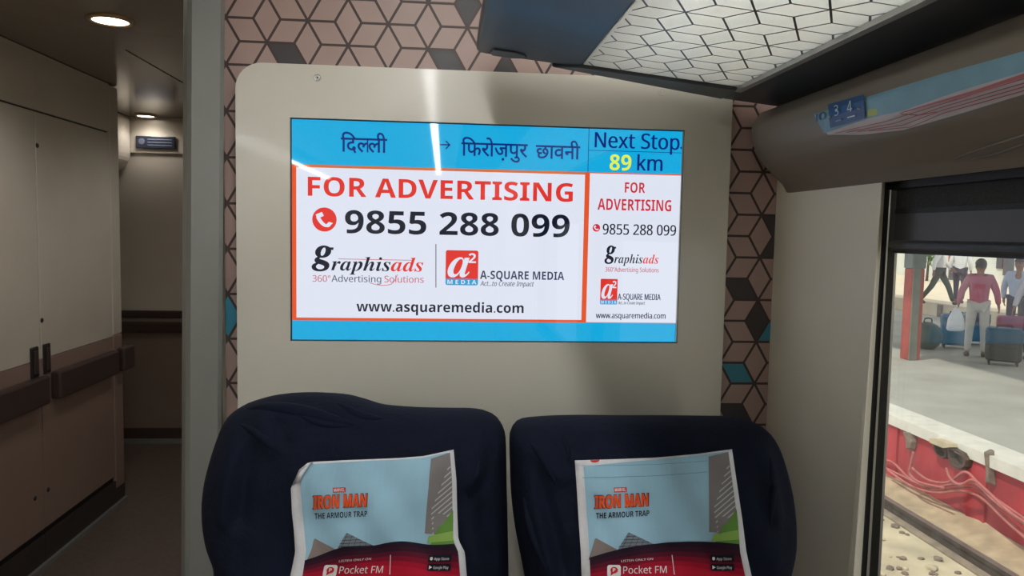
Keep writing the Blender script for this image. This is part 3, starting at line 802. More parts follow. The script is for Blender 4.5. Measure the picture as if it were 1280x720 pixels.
# ------------------------------------------------------------------ printed headrest cloths
m_hem = M('white_cloth_hem', (206, 206, 210), .85, .2, var=.05, scale=40, bump=.1, bscale=300)
def INK(n_, rgb): return M('print_' + n_, rgb, .85, .15, var=.05, scale=20)
i_sky = INK('sky', (146, 184, 204)); i_sky2 = INK('pale_sky', (164, 196, 208)); i_red = INK('red', (196, 44, 40)); i_org = INK('orange', (222, 84, 42)); i_ink = INK('ink', (24, 26, 36))
i_tow = INK('tower', (122, 118, 118)); i_tow2 = INK('tower_line', (176, 178, 180)); i_brn = INK('block', (128, 116, 112)); i_gr = INK('hedge', (92, 134, 62)); i_gr2 = INK('hedge_light', (134, 168, 84)); i_wh = INK('white', (226, 222, 224))
i_g2 = INK('glass_block', (112, 122, 130)); i_ln = INK('blue_line', (110, 146, 166))
bands = [INK('band%d' % k, c) for k, c in enumerate(((36, 24, 38), (52, 22, 38), (84, 22, 40), (122, 20, 42), (156, 22, 46), (178, 26, 50)))]
def cloth(px, bvh, label, right):
    """px: top edge, left edge, right edge polylines in photo pixels; v = 0 top .. 1 at the bottom of the picture"""
    top, lf, rt = px
    def samp(pl, t):
        if t > 1: a, c = pl[-2], pl[-1]; return (c[0] + (c[0]-a[0]) * (t-1) * (len(pl)-1), c[1] + (c[1]-a[1]) * (t-1) * (len(pl)-1))
        seg_ = [math.hypot(q_[0] - p_[0], q_[1] - p_[1]) for p_, q_ in zip(pl[:-1], pl[1:])]; k = t * sum(seg_); i = 0
        while i < len(seg_) - 1 and k > seg_[i]: k -= seg_[i]; i += 1
        f = min(1, k / seg_[i])
        return (pl[i][0] + (pl[i+1][0] - pl[i][0]) * f, pl[i][1] + (pl[i+1][1] - pl[i][1]) * f)
    def pix(u, v):
        l, r, t = samp(lf, v), samp(rt, v), samp(top, u); l0, r0 = lf[0], rt[0]
        return (l[0] + (r[0]-l[0]) * u + (t[0] - (l0[0] + (r0[0]-l0[0]) * u)) * max(0, 1 - v), l[1] + (r[1]-l[1]) * u + (t[1] - (l0[1] + (r0[1]-l0[1]) * u)) * max(0, 1 - v))
    NU, NV, VM = 30, 30, 1.15
    G = []
    for j in range(NV + 1):
        row = []
        for i in range(NU + 1):
            x, y = pix(i / NU, VM * j / NV); d = ray(x, y).normalized()
            h = bvh.ray_cast(O, d)
            row.append(h[0] - d * .010 if h[0] else O + d * 1.05)
        G.append(row)
    for _ in range(6):                              # the cloth bridges small wrinkles
        H = [[G[j][i].copy() for i in range(NU + 1)] for j in range(NV + 1)]
        for j in range(1, NV):
            for i in range(1, NU):
                m_ = (H[j][i-1].y + H[j][i+1].y + H[j-1][i].y + H[j+1][i].y) / 4
                d = (G[j][i] - O); k = 1 + (m_ - G[j][i].y) / d.y * .6; G[j][i] = O + d * k
    for j in range(NV + 1):
        for i in range(NU + 1):
            u, v = i / NU, j / NV
            w_ = .0035 * math.sin(u * 9 + v * 4) * math.sin(v * 5 + 1) + .002 * math.sin(u * 21 - v * 8)
            if not right and i < 3: w_ += .003 * ((3 - i) / 3) * (1 + math.sin(v * 7))
            d = (G[j][i] - O); G[j][i] = O + d * (1 - w_)
    def at(u, v, off=0):
        a = max(0, min(NU - 1e-6, u * NU)); c = max(0, min(NV - 1e-6, v / VM * NV)); i, j = int(a), int(c); f, g_ = a - i, c - j
        p = (G[j][i] * (1-f) + G[j][i+1] * f) * (1-g_) + (G[j+1][i] * (1-f) + G[j+1][i+1] * f) * g_
        return p + (O - p).normalized() * off
    t = thing('headrest_cloth', label, 'headrest cover', at(.5, 1.1), 'printed headrest cloths')
    b = MB()
    V = [G[j][i] for j in range(NV + 1) for i in range(NU + 1)]
    b.add(V, [(j*(NU+1)+i, (j+1)*(NU+1)+i, (j+1)*(NU+1)+i+1, j*(NU+1)+i+1) for j in range(NV) for i in range(NU)], m_hem)
    if not right:                                   # turned-in corner
        b.add([at(0, .0, .002), at(0, .16, .003), at(.05, .17, .005), at(.075, .06, .007), at(.10, .0, .004), at(.04, .06, .010)], [(0, 1, 5), (1, 2, 5), (2, 3, 5), (3, 4, 5), (4, 0, 5)], m_hem)
    b.build('white_cloth', t, smooth=True, fix=False, solid=.0012)
    # printed artwork, in cloth units
    b = MB(); L = .0013
    Q0, Q1, Q2, Q3 = (718.5, 575.5), (915, 561.5), (939.5, 720), (727, 720)      # the square cloth in the photo is the layout sheet
    def inv_sheet(x, y):
        u, v = .5, .5
        for _ in range(8):
            f = [Q0[k]*(1-u)*(1-v) + Q1[k]*u*(1-v) + Q2[k]*u*v + Q3[k]*(1-u)*v - (x, y)[k] for k in (0, 1)]
            du = [(Q1[k]-Q0[k])*(1-v) + (Q2[k]-Q3[k])*v for k in (0, 1)]; dv = [(Q3[k]-Q0[k])*(1-u) + (Q2[k]-Q1[k])*u for k in (0, 1)]
            D = du[0]*dv[1] - du[1]*dv[0]; u -= (f[0]*dv[1] - f[1]*dv[0]) / D; v -= (du[0]*f[1] - du[1]*f[0]) / D
        return u, v
    def inv(x, y):                                  # the folded hem pushes the print to the right
        u, v = inv_sheet(x, y); return (u, v) if right else (.036 + .964 * u, v)
    def ap(x, y, off): return at(*inv(x, y), off)
    def patch(f, nu, nv, m, off):                   # f(s, t) -> (u, v)
        V = [at(*f(i / nu, j / nv), off) for j in range(nv + 1) for i in range(nu + 1)]
        b.add(V, [(j*(nu+1)+i, (j+1)*(nu+1)+i, (j+1)*(nu+1)+i+1, j*(nu+1)+i+1) for j in range(nv) for i in range(nu)], m)
    def quad(p, m, off, nu=6, nv=6):
        (a, c, d, e) = [inv(*q_) for q_ in p]
        patch(lambda s_, t_: tuple((a[k]*(1-s_)+c[k]*s_)*(1-t_) + (e[k]*(1-s_)+d[k]*s_)*t_ for k in (0, 1)), nu, nv, m, off)
    ul, ur, vt = (.052 if right else .068), .962, .012
    patch(lambda s_, t_: (ul + (ur - ul) * s_, vt + .045 * (1 - s_) ** 3 * (1 if right else .2) + (1.14 - vt) * t_), 90, 60, i_sky, L)
    if right:
        quad(((728, 596.5), (884, 587.5), (884, 588.3), (728, 597.3)), i_ln, L + .0008, 16, 1); quad(((727, 581.6), (884, 573.6), (884, 574.2), (727, 582.2)), i_ln, L + .0008, 16, 1)
        b.add([ap(743.5 + 6 * math.cos(a_), 573.9 + 3.2 * math.sin(a_) - .5 * math.cos(a_), .0016) for a_ in [math.pi * i / 10 for i in range(11)]], [tuple(range(11))], i_red)
    # tower block at the right with slanting bands, hedge below it
    quad(((885.6, 569), (910.5, 564.5), (925, 668), (887, 664)), i_tow, L + .0006, 8, 14)
    for k in range(12):
        y0_ = 581 + 6.2 * k; xr_ = 912.3 + 1.0 * k; d_ = min(25, 4 + 4 * k)
        quad(((xr_, y0_), (xr_, y0_ + 2.0), (xr_ - d_, y0_ + 2.0 + d_ * .82), (xr_ - d_, y0_ + d_ * .82)), i_tow2, L + .0010, 4, 1)
    quad(((920.5, 636), (921.5, 637), (927, 690), (887, 690)), i_gr, L + .0013, 5, 8); quad(((905, 655), (923, 650), (926, 690), (889, 690)), i_gr, L + .0013, 5, 6); quad(((893, 667), (924, 662), (925.5, 674), (890, 676)), i_gr2, L + .0016, 6, 3)
    # low blocks behind the hill
    quad(((743, 673), (745, 672.5), (778, 690), (735, 700)), i_brn, L + .0006, 6, 5)
    quad(((785, 664.6), (787, 665), (828, 684), (770, 690)), i_g2, L + .0009, 8, 5)
    for k in range(5):
        quad(((786 - 3.2*k, 665 + 4.4*k), (787 + 8*k, 665.4 + 3.6*k), (787 + 8*k, 666 + 3.6*k), (786 - 3.2*k, 665.6 + 4.4*k)), i_ink, L + .0012, 5, 1)
    for k in range(7):
        quad(((786.5 + 6*k, 665.5 + 2.6*k), (786.9 + 6*k, 665.5 + 2.6*k), (775.5 + 8*k, 690), (775 + 8*k, 690)), i_ink, L + .0012, 1, 4)
    # dark hill fading into red (printed)
    hp_ = [(728, 700), (738, 696.5), (757.5, 690.5), (780, 684.5), (803, 680.5), (834, 676.8), (860, 675.8), (880, 676), (905, 677.5), (925, 679.6), (938, 681)]
    huv = [inv(*q_) for q_ in hp_]
    def hill(u):
        for a_, c_ in zip(huv[:-1], huv[1:]):
            if a_[0] <= u <= c_[0]: return a_[1] + (c_[1] - a_[1]) * (u - a_[0]) / (c_[0] - a_[0]) + (.012 * math.sin(u * 17) if not right else 0)
        return huv[0][1] if u < huv[0][0] else huv[-1][1]
    def lev(u, k):
        t_ = k / 6; return hill(u) * (1 - t_) + (1.0 + .05 * math.cos(u * 6)) * t_ if k < 6 else 1.14
    for k in range(6):
        patch(lambda s_, t_, k=k: (ul + (ur - ul) * s_, lev(ul + (ur - ul) * s_, k) * (1 - t_) + lev(ul + (ur - ul) * s_, k + 1) * t_), 36, 3, bands[k], L + .0018)
    fnc = lambda x, y, sl, off: (lambda a_, c_: ap(x + a_, y - c_ + sl * a_, off + (.0006 if right else .0022)))
    quad(((767, 608), (783, 607), (783.3, 613.2), (767.3, 614.2)), i_red, L + .0014, 4, 2)
    letter(b, 'MARVEL', fnc(768.4, 613.0, -.06, L + .0018), 0, 13.6, 0, 4.1, i_wh, bold=.02, maxe=5)
    for off, mm, e_ in ((L + .0015, i_ink, .7), (L + .0030, i_org, 0)):
        letter(b, 'IRON MAN', fnc(743.4 - e_, 635.4 + e_, -.075, off), 0, 66.4 + 2 * e_, 0, 16.2 + 2 * e_, mm, style='B', heavy=.022 + .02 * e_, maxe=5)
    letter(b, 'THE ARMOUR TRAP', fnc(744.5, 648, -.072, L + .0018), 0, 67, 0, 7.2, i_ink, bold=.025, maxe=5)
    letter(b, 'LISTEN ONLY ON', fnc(776.5, 702.4, -.08, L + .0024), 0, 40, 0, 2.6, i_wh, maxe=5)
    quad_r = rrect(759, 706, 776, 721.5, 3, 4)
    add_flat(b, quad_r, [tuple(range(len(quad_r)))], lambda x, y: ap(x, y, L + .0046), i_wh, 4)
    add_flat(b, [(767.6 + 4.8 * math.cos(2*math.pi*i/16), 712.6 + 4.2 * math.sin(2*math.pi*i/16)) for i in range(16)], [tuple(range(16))], lambda x, y: ap(x, y, L + .0056), i_red, 3)
    b.add([ap(*p, L + .0056) for p in ((763.6, 714), (768, 716.4), (763.4, 719.6))], [(0, 1, 2)], i_red)
    letter(b, 'P', fnc(765.9, 714.6, 0, L + .0052 + .001), 0, 3.4, 0, 4.4, i_wh, bold=.02, maxe=5)
    letter(b, 'Pocket FM', fnc(779, 717, -.018, L + .0024), 0, 54.5, 0, 9.0, i_wh, bold=.008, maxe=5)
    quad(((840.2, 693), (841.0, 693), (843.4, 718), (842.6, 718)), i_wh, L + .0024, 1, 5)
    for y0_, s_ in ((693.2, 'App Store'), (704.4, 'Google Play')):
        q_ = rrect(889, y0_, 918.5, y0_ + 9, 1.5, 3)
        add_flat(b, q_, [tuple(range(len(q_)))], lambda x, y: ap(x, y, L + .0042), i_ink, 5)
        letter(b, s_, fnc(896.5, y0_ + 6.6, 0, L + .0052), 0, 19, 0, 3.4, i_wh, heavy=.02, maxe=5)
        if s_[0] == 'G': b.add([ap(*p, L + .0052) for p in ((891, y0_ + 2), (895, y0_ + 4.5), (891, y0_ + 7))], [(0, 1, 2)], i_wh)
        else: b.add([ap(893 + 1.9 * math.cos(i), y0_ + 4.5 + 2.3 * math.sin(i), L + .0052) for i in [2*math.pi*k/10 for k in range(10)]], [tuple(range(10))], i_wh)
    b.build('printed_picture', t, fix=False)
    return t
cloth(([(374, 587), (386, 577.5), (440, 575), (500, 572.5), (530, 570), (567, 562)], [(374, 587), (363.5, 610), (365, 640), (367.5, 665), (369, 690), (363, 720)], [(567, 562), (570.5, 600), (571.5, 640), (573, 675), (581, 690), (583.5, 720)]),
      bvh1, 'printed headrest cloth with folded corner on the seat beside the grey door jamb', False)
cloth(([(718.5, 575.5), (770, 574), (820, 572), (870, 567.5), (915, 561.5)], [(718.5, 575.5), (721.5, 620), (724.5, 665), (726, 690), (727, 720)], [(915, 561.5), (922, 610), (928, 650), (933, 690), (939.5, 720)]),
      bvh2, 'printed headrest cloth lying square on the seat beside the window column', True)

# ================================================================== VESTIBULE
XC = -1.67
m_lock = M('locker_beige_laminate', (196, 188, 176), 0.24, 0.5, coat=.3, var=0.05, scale=3)
m_locklow = M('locker_brown_laminate', (136, 114, 106), 0.35, 0.5, coat=.15, var=0.06, scale=3)
m_kick = M('dark_kick_plate', (52, 46, 44), .4, var=.06)
m_bump = M('brown_bumper_rail', (64, 50, 47), .28, .5, var=.06)
def locker(y0, y1, label, slots, locks, end=False):
    L = thing('electrical_locker', label, 'locker', ((XC - .33), (y0 + y1) / 2, 0), 'lockers along the vestibule')
    e = .0015
    b = MB(); b.box((XL + .01, y0 + e, .10), (XC - .012, y1 - e, EYE + .70), m_locklow); b.box((XL + .02, y0 - .001, EYE + .466), (XC, 3.956 if end else y1 + .001, EYE + .702), m_lock); b.box((XC - .014, y0 + e, .12), (XC - .0115, y1 - (.12 if end else 0), EYE + .466), m_black)  # black strip behind the doors puts the shade of their seams into colour
    if end: b.rbox((XC - .2, 3.955, EYE - .56), (XC, y1 - e, EYE + .70), .010, m_lock, 3); b.rbox((XC - .2, 3.955, .09), (XC, y1 - e, EYE - .558), .010, m_locklow, 3)
    b.build('carcass', L)
    yd = 3.95 if end else y1 - .002
    b = MB(); b.box((XC - .011, y0 + .003, EYE - .562), (XC, yd - .001, EYE + .459), m_lock); d = b.build('upper_door', L, bevel=.002)
    for (yy, zz_) in locks[:-1]:
        q = MB(); q.lathe([(0, .004), (.008, .004), (.010, .001), (.010, 0)], (XC, yy, EYE + zz_), m_black, 'x', 16); q.build('lock', d)
    b = MB(); b.box((XC - .011, y0 + .003, EYE - 1.285), (XC, yd - .001, EYE - .5635), m_locklow); d = b.build('lower_door', L, bevel=.002)
    q = MB(); q.lathe([(0, .004), (.008, .004), (.010, .001), (.010, 0)], (XC, locks[-1][0], EYE + locks[-1][1]), m_black, 'x', 16); q.build('lock', d)
    for s0, s1 in slots:
        q = MB(); q.rbox((XC - .004, s0, EYE - .630), (XC + .006, s1, EYE - .503), .004, m_black, 1); q.rbox((XC + .004, s0 + .018, EYE - .615), (XC + .010, s1 - .012, EYE - .52), .002, m_bump, 1); q.build('door_pull', d)
    b = MB(); b.box((XC - .03, y0, .045), (XC - .002, y1, .135), m_kick); b.build('kick_plate', L)
    b = MB(); b.box((XC - .03, y0, 0), (XC + .012, y1, .018), m_alu); b.box((XC - .03, y0, .018), (XC - .004, y1, .045), m_kick); b.build('floor_angle', L)
    return L
locker(1.6, 3.265, 'beige and brown vestibule locker nearest the coach, left of the door seam', [(3.182, 3.242)], [(3.19, -1.13)])
locker(3.267, 4.066, 'beige and brown vestibule locker at the far end with three black locks', [(3.28, 3.336)], [(3.279, -.40), (3.279, .322), (3.294, -1.13)], True)
def rail(y0, y1, label, wrap=False):
    b = MB(); b.rbox((XC + .001, y0, EYE - .748), (XC + .042, y1, EYE - .628), .010, m_bump, 3)
    if wrap: b.rbox((XC - .25, y1 - .045, EYE - .748), (XC + .03, y1, EYE - .628), .01, m_bump, 3)
    b.build('bumper_rail', None, smooth=False, label=label, cat='wall rail', group='brown rails on the lockers')
rail(1.7, 3.255, 'long brown bumper rail on the locker nearest the coach')
rail(3.335, 3.925, 'brown bumper rail on the far locker door under its seam')
rail(3.985, 4.12, 'short brown bumper rail wrapping round the end of the lockers', True)
b = MB()
for z0, z1, d in ((EYE - .605, EYE - .555, .030), (EYE - .700, EYE - .63, .045)): b.rbox((-2.2, 5.148 - d, z0), (-.7, 5.148, z1), .012, m_bump, 2)
b.box((-2.2, 5.132, EYE - .64), (-.7, 5.15, EYE - .59), m_vestlow)
b.build('guard_rail', None, label='brown guard rail across the far vestibule wall', cat='wall rail')
# dark sign plate above the far door
sg = thing('door_sign', 'small dark sign plate on the header of the far vestibule wall', 'sign', (-1.876, 5.13, EYE + .505))
m_sg = M('sign_dark', (40, 44, 58), .3, var=.05); m_sg2 = M('sign_grey_print', (92, 98, 112), .4, var=.05)
b = MB(); b.rbox((-2.0, 5.120, EYE + .505), (-1.752, 5.134, EYE + .585), .004, m_sg, 2); b.build('plate', sg)
b = MB(); b.lathe([(0, 0), (.020, 0), (.020, .002)], (-1.962, 5.1185, EYE + .55), m_sg2, 'y', 16)
for k in range(3): b.box((-1.925, 5.1185, EYE + .522 + .019 * k), (-1.772, 5.1195, EYE + .530 + .019 * k), m_sg2)
b.build('print', sg)
b = MB(); b.rbox((-2.1, 4.60, EYE + .62), (-2.04, 4.66, EYE + .66), .004, m_black, 1)
# downlights
m_dl = LAMP('downlight_disc', (1.0, .93, .80), 9.0)
m_ring = M('brass_ring', (168, 140, 104), .3, metal=.6, var=.05)
for (x, y, r), lab in (((-1.147, 2.743, .058), 'lit round downlight in the vestibule ceiling nearer the coach'), ((-1.90, 5.03, .05), 'lit round downlight in the vestibule ceiling by the far wall'), ((-1.0, 2.0, .058), 'added unseen downlight over the vestibule entrance'), ((-.95, 3.9, .058), 'added unseen downlight over the inner vestibule')):  # the last pair is unseen, added to brighten the vestibule
    t = thing('downlight', lab, 'ceiling light', (x, y, EYE + .70), 'vestibule downlights')
    b = MB(); b.lathe([(r + .016, .006), (r + .016, -.002), (r + .008, -.006), (r, -.004), (r, .006)], (x, y, EYE + .70), m_ring, 'z', 32); b.build('trim_ring', t, smooth=True)
    b = MB(); b.lathe([(0, -.001), (r, -.001), (r, .004)], (x, y, EYE + .70), m_dl, 'z', 32); b.build('diffuser', t)
    li = bpy.data.lights.new('downlight_lamp', 'SPOT'); li.energy = DOWN_W * (1.2 if y > 5 else 4); li.spot_size = 2.6; li.spot_blend = .6; li.shadow_soft_size = .05; li.color = (1, .97, .93)
    lo_ = bpy.data.objects.new('downlight_lamp', li); COL.objects.link(lo_); lo_.parent = t; lo_.location = (0, 0, -.02)

# ================================================================== CEILING LIGHT STRIPS of the saloon (behind and above the camera)
def strip(x, z, y0, y1, wd, k, lab, col=(1, 1, .985)):
    t = thing('strip_light', lab, 'ceiling light', (x, (y0 + y1) / 2, z), 'saloon strip lights')
    m_ = LAMP('strip_light_diffuser', col, k)
    b = MB(); b.box((x - wd, y0, z + .002), (x + wd, y1, z + .03), m_ceil); b.build('housing', t)
    b = MB(); b.box((x - wd * .8, y0 + .01, z - .006), (x + wd * .8, y1 - .01, z + .0015), m_); b.build('diffuser', t)
strip(-.065, EYE + .62, -5.3, 1.0, .024, STRIP * 3.6, 'strip light running over the aisle side of the seats')
strip(-1.30, EYE + .577, -5.8, -.6, .026, STRIP * 3.0, 'strip light over the far side of the aisle')
strip(.36, EYE + .62, -3.0, 1.25, .06, RACKLAMP, 'strip light above the luggage rack')

# ================================================================== OUTSIDE
ZP, ZG = EYE - 2.05, EYE - 2.85
m_plat = M('platform_paving', (176, 174, 166), .8, .2, var=.14, scale=1.2, bump=.2, bscale=20)
m_cop = M('white_platform_edge', (226, 222, 212), .8, .2, var=.10, scale=6)
m_redw = M('red_painted_wall', (188, 70, 78), .75, .2, var=.22, scale=2.2, bump=.3, bscale=14)
m_apron = M('cream_track_concrete', (206, 192, 164), .9, .1, var=.22, scale=2.5, bump=.5, bscale=16)
m_rust = M('rail_rust', (70, 60, 54), .6, .3, var=.2, scale=10); m_railtop = M('rail_polished', (150, 146, 140), .35, .5, metal=.6, var=.1)
m_conc = M('grey_broken_concrete', (138, 124, 112), .9, .1, var=.3, scale=14, bump=.8, bscale=40)
m_cable = M('dusty_red_cable', (188, 112, 108), .7, .2, var=.15, scale=12)
b = MB(); b.box((.9, -14, ZG - .3), (5.34, 60, ZG), m_apron); struct('ground_track_bed', b)
XP = 5.30
b = MB()
b.box((XP + .02, -14, ZG - .3), (40, 60, ZP - .05), m_redw); b.box((XP + .10, -14, ZP - .06), (40, 60, ZP), m_plat); b.box((XP - .04, -14, ZP - .11), (XP + .34, 60, ZP + .004), m_cop)
struct('ground_platform', b)
b = MB()
for k in range(11): b.box((XP - .01, -2 + k * 1.45, ZG), (XP + .03, -1.75 + k * 1.45, ZP - .1), m_redw)
struct('trim_5', b)
def railobj(x, lab):
    b = MB(); z = ZG + .005
    pf = [(x-.068, z), (x+.068, z), (x+.068, z+.015), (x+.012, z+.035), (x+.010, z+.105), (x+.034, z+.118), (x+.034, z+.15), (x-.034, z+.15), (x-.034, z+.118), (x-.010, z+.105), (x-.012, z+.035), (x-.068, z+.015)]
    t = thing('railway_rail', lab, 'rail', (x, 8, z), 'rails of the next track')
    b.prism([p for p in pf if p[1] > z + .02], 1, -14, 60, m_rust); b.build('rail_body', t)
    b = MB(); b.prism([(x-.075, z - .004), (x+.075, z - .004), (x+.075, z+.012), (x+.014, z+.034), (x-.014, z+.034), (x-.075, z+.012)], 1, -14, 60, M('rail_foot_dust', (146, 132, 116), .85, .1, var=.25, scale=8)); b.build('rail_foot', t)
    b = MB(); b.box((x - .033, -14, z + .150), (x + .033, 60, z + .1515), m_railtop); b.build('rail_head', t)
railobj(4.66, 'worn steel rail on cream concrete nearer the red platform wall')
railobj(2.98, 'worn steel rail on cream concrete nearer the train window')
# dirt and rubble along the wall foot
b = MB()
for k in range(420):
    y = random.uniform(3.5, 11); x = random.choice((random.uniform(4.78, 4.86), random.uniform(3.15, 4.53), random.uniform(3.9, 4.53))); s_ = random.uniform(.012, .05)
    bm = bmesh.new(); bmesh.ops.create_icosphere(bm, subdivisions=1, radius=s_)
    for v in bm.verts: v.co = Vector((v.co.x * random.uniform(.7, 1.4), v.co.y * random.uniform(.7, 1.4), v.co.z * .6)) + Vector((min(x, 5.27), y, ZG + s_ * .3))
    b.bm(bm, m_conc if k % 3 else m_apron)
b.build('rubble', None, kind='stuff', label='scattered rubble and grit beside the rail at the wall foot', cat='rubble')
b = MB(); rows = []
for k in range(40):
    y = 3 + k * .25
    rows.append([(5.315, y, ZG + .09 + .06 * noise.noise(Vector((y * 2, 0, 5)))), (5.12, y, ZG + .04 + .03 * noise.noise(Vector((y * 2, 3, 1)))), (4.97 + .04 * noise.noise(Vector((y, 9, 1))), y, ZG + .002)])
V = [p for r in rows for p in r]; b.add(V, [(k*3+i, (k+1)*3+i, (k+1)*3+i+1, k*3+i+1) for k in range(39) for i in range(2)], M('dust_heap', (186, 168, 140), .95, .1, var=.25, scale=5, bump=.6, bscale=24))
b.build('dust_bank', None, smooth=True, kind='stuff', label='bank of pale dust heaped along the foot of the red wall', cat='dust')
# cables
cpx = [[(1096, 578), (1114, 577), (1137, 598), (1165, 613), (1195, 610), (1222, 612), (1250, 640), (1290, 676)], [(1100, 582), (1130, 596), (1160, 609), (1190, 606), (1220, 606), (1246, 630), (1290, 664)],
       [(1110, 588), (1140, 608), (1170, 616), (1200, 614), (1226, 622), (1256, 650), (1290, 680)], [(1140, 585), (1160, 600), (1185, 603), (1206, 590), (1222, 603), (1240, 620), (1290, 655)],
       [(1183, 585), (1188, 598), (1200, 606), (1216, 600), (1232, 612), (1262, 640), (1290, 658)], [(1142, 565), (1139, 580), (1137, 592), (1150, 603), (1180, 610)]]
for k, c in enumerate(cpx):
    q = [atX(x, y, XP - .06 - .04 * k) for x, y in c]
    b = MB(); b.tube(smooth_path(q, 6), .014, m_cable, 8)
    b.build('cable', None, smooth=True, label='dusty red cable in the bundle sagging along the red platform wall', cat='cable', group='cables on the platform wall')
def chunk(pts, m, label, name, depth=.12):
    q = [atX(x, y, XP + .01) for x, y in pts]; n = len(q); b = MB(); c = sum(q, Vector()) / n
    fr2 = [p.lerp(c, .15) + Vector((-depth, 0, 0)) for p in q]
    b.add(q + fr2, [(i, (i+1) % n, n+(i+1) % n, n+i) for i in range(n)] + [tuple(range(n, 2*n))], m)
    b.build(name, None, bevel=.01, label=label, cat='wall bracket')
dq = atX(1199, 586, XP)
dt = thing('drain_outlet', 'broken grey concrete outlet with pale lintel in the red platform wall above the cables', 'wall outlet', (dq.x, dq.y, dq.z))
def lump(pts, m, nm, d0, d1, par):
    q = [atX(x, y, XP + .03) for x, y in pts]; n = len(q); b = MB(); c = sum(q, Vector()) / n
    fr2 = [p.lerp(c, .08) + Vector((-d0, 0, 0)) for p in q]; in2 = [p.lerp(c, .30) + Vector((-d0, 0, 0)) for p in q]; bk = [p.lerp(c, .40) + Vector((-d1, 0, 0)) for p in q]
    b.add(q + fr2 + in2 + bk, [(k*n+i, k*n+(i+1) % n, (k+1)*n+(i+1) % n, (k+1)*n+i) for k in range(3) for i in range(n)] + [tuple(range(3*n, 4*n))], m)
    b.build(nm, par)
m_cav = M('outlet_shaded_concrete', (96, 80, 72), .9, .1, var=.35, scale=22, bump=.9, bscale=40)  # broken brown concrete, with the shade of the cavity put into its colour
lump([(1176, 551), (1186, 551), (1195, 558), (1194, 572), (1189, 574), (1182, 570), (1177, 561)], m_cav, 'pipe_mouth', .10, .03, dt)
lump([(1196, 558), (1206, 560), (1217, 566), (1222, 575), (1220, 584), (1211, 588), (1202, 583), (1198, 572)], m_cav, 'pipe_mouth', .12, .04, dt)
b = MB(); q = [atX(x, y, XP - .02) for x, y in ((1174, 548), (1181, 548), (1199, 555), (1200, 559), (1192, 560), (1175, 553))]; n = len(q)
b.add(q + [p + Vector((-.12, 0, 0)) for p in q], [tuple(range(n)), tuple(range(2*n-1, n-1, -1))] + [(i, (i+1) % n, n+(i+1) % n, n+i) for i in range(n)], m_apron); b.build('lintel', dt)
chunk([(1133, 538), (1144, 539), (1146, 552), (1144, 562), (1138, 563), (1137, 548)], m_conc, 'curved grey bracket on the red wall close to the window edge', 'cable_bracket', .06)
chunk([(1237, 561), (1243, 563), (1243, 590), (1245, 607), (1239, 606), (1240, 590)], m_conc, 'upright grey strap bracket crossing the white platform edge', 'strap_bracket', .07)

# platform pillar
pc = atZ(1137, 449, ZP)
pil = thing('platform_pillar', 'red and grey painted pillar on the platform close to the window edge', 'pillar', (pc.x, pc.y, ZP))
m_pr = M('pillar_red_paint', (172, 74, 66), .6, var=.18, scale=6); m_pg = M('pillar_grey_paint', (126, 126, 118), .6, var=.18, scale=5)
hw = .115
b = MB(); b.rbox((pc.x - hw, pc.y - hw, ZP), (pc.x + hw, pc.y + hw, ZP + 1.58), .02, m_pr, 2); b.build('lower_shaft', pil)
b = MB(); b.rbox((pc.x - hw - .012, pc.y - hw - .012, ZP + 1.58), (pc.x + hw + .012, pc.y + hw + .012, ZP + 4.4), .02, M('pillar_green_grey_paint', (112, 122, 118), .6, var=.18, scale=5), 2); b.build('upper_shaft', pil)
b = MB(); b.rbox((pc.x - hw + .01, pc.y - hw - .02, ZP), (pc.x + .035, pc.y - hw + .01, ZP + 1.60), .008, m_pg, 2); b.build('grey_panel', pil)
b = MB(); b.box((5.9, -14, ZP + 4.4), (11.6, 60, ZP + 4.6), M('canopy_sheet', (150, 150, 150), .6, var=.05)); struct('roof_canopy', b)
# sunlit plinth and the far buildings
xp_ = atZ(1175, 396, ZP)
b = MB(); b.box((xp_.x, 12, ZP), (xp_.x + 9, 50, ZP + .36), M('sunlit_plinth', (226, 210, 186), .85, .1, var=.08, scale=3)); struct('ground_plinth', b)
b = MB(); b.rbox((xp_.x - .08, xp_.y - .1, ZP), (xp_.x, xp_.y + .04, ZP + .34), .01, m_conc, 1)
b.build('bollard', None, label='short dark post against the cream plinth between pillar and walker', cat='post')
bl = thing('station_building', 'pale station building with dark doorways beyond the platform', 'building', (21.5, 28, ZP + .36))
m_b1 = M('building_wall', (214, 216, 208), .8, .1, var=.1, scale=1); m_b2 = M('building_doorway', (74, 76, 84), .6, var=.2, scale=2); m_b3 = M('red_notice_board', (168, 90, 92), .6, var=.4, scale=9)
b = MB(); b.box((xp_.x + 9, 8, ZP), (xp_.x + 10, 60, ZP + 7), m_b1); b.build('wall', bl)
X9 = xp_.x + 9
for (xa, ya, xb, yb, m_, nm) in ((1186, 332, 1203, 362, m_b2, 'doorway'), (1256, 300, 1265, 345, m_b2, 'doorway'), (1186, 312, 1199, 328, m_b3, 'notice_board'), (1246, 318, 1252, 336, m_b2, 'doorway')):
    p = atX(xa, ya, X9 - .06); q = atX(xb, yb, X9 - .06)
    b = MB(); b.box((X9 - .06, min(p.y, q.y), max(ZP + .36, min(p.z, q.z))), (X9 + .01, max(p.y, q.y), max(p.z, q.z)), m_); b.build(nm, bl)
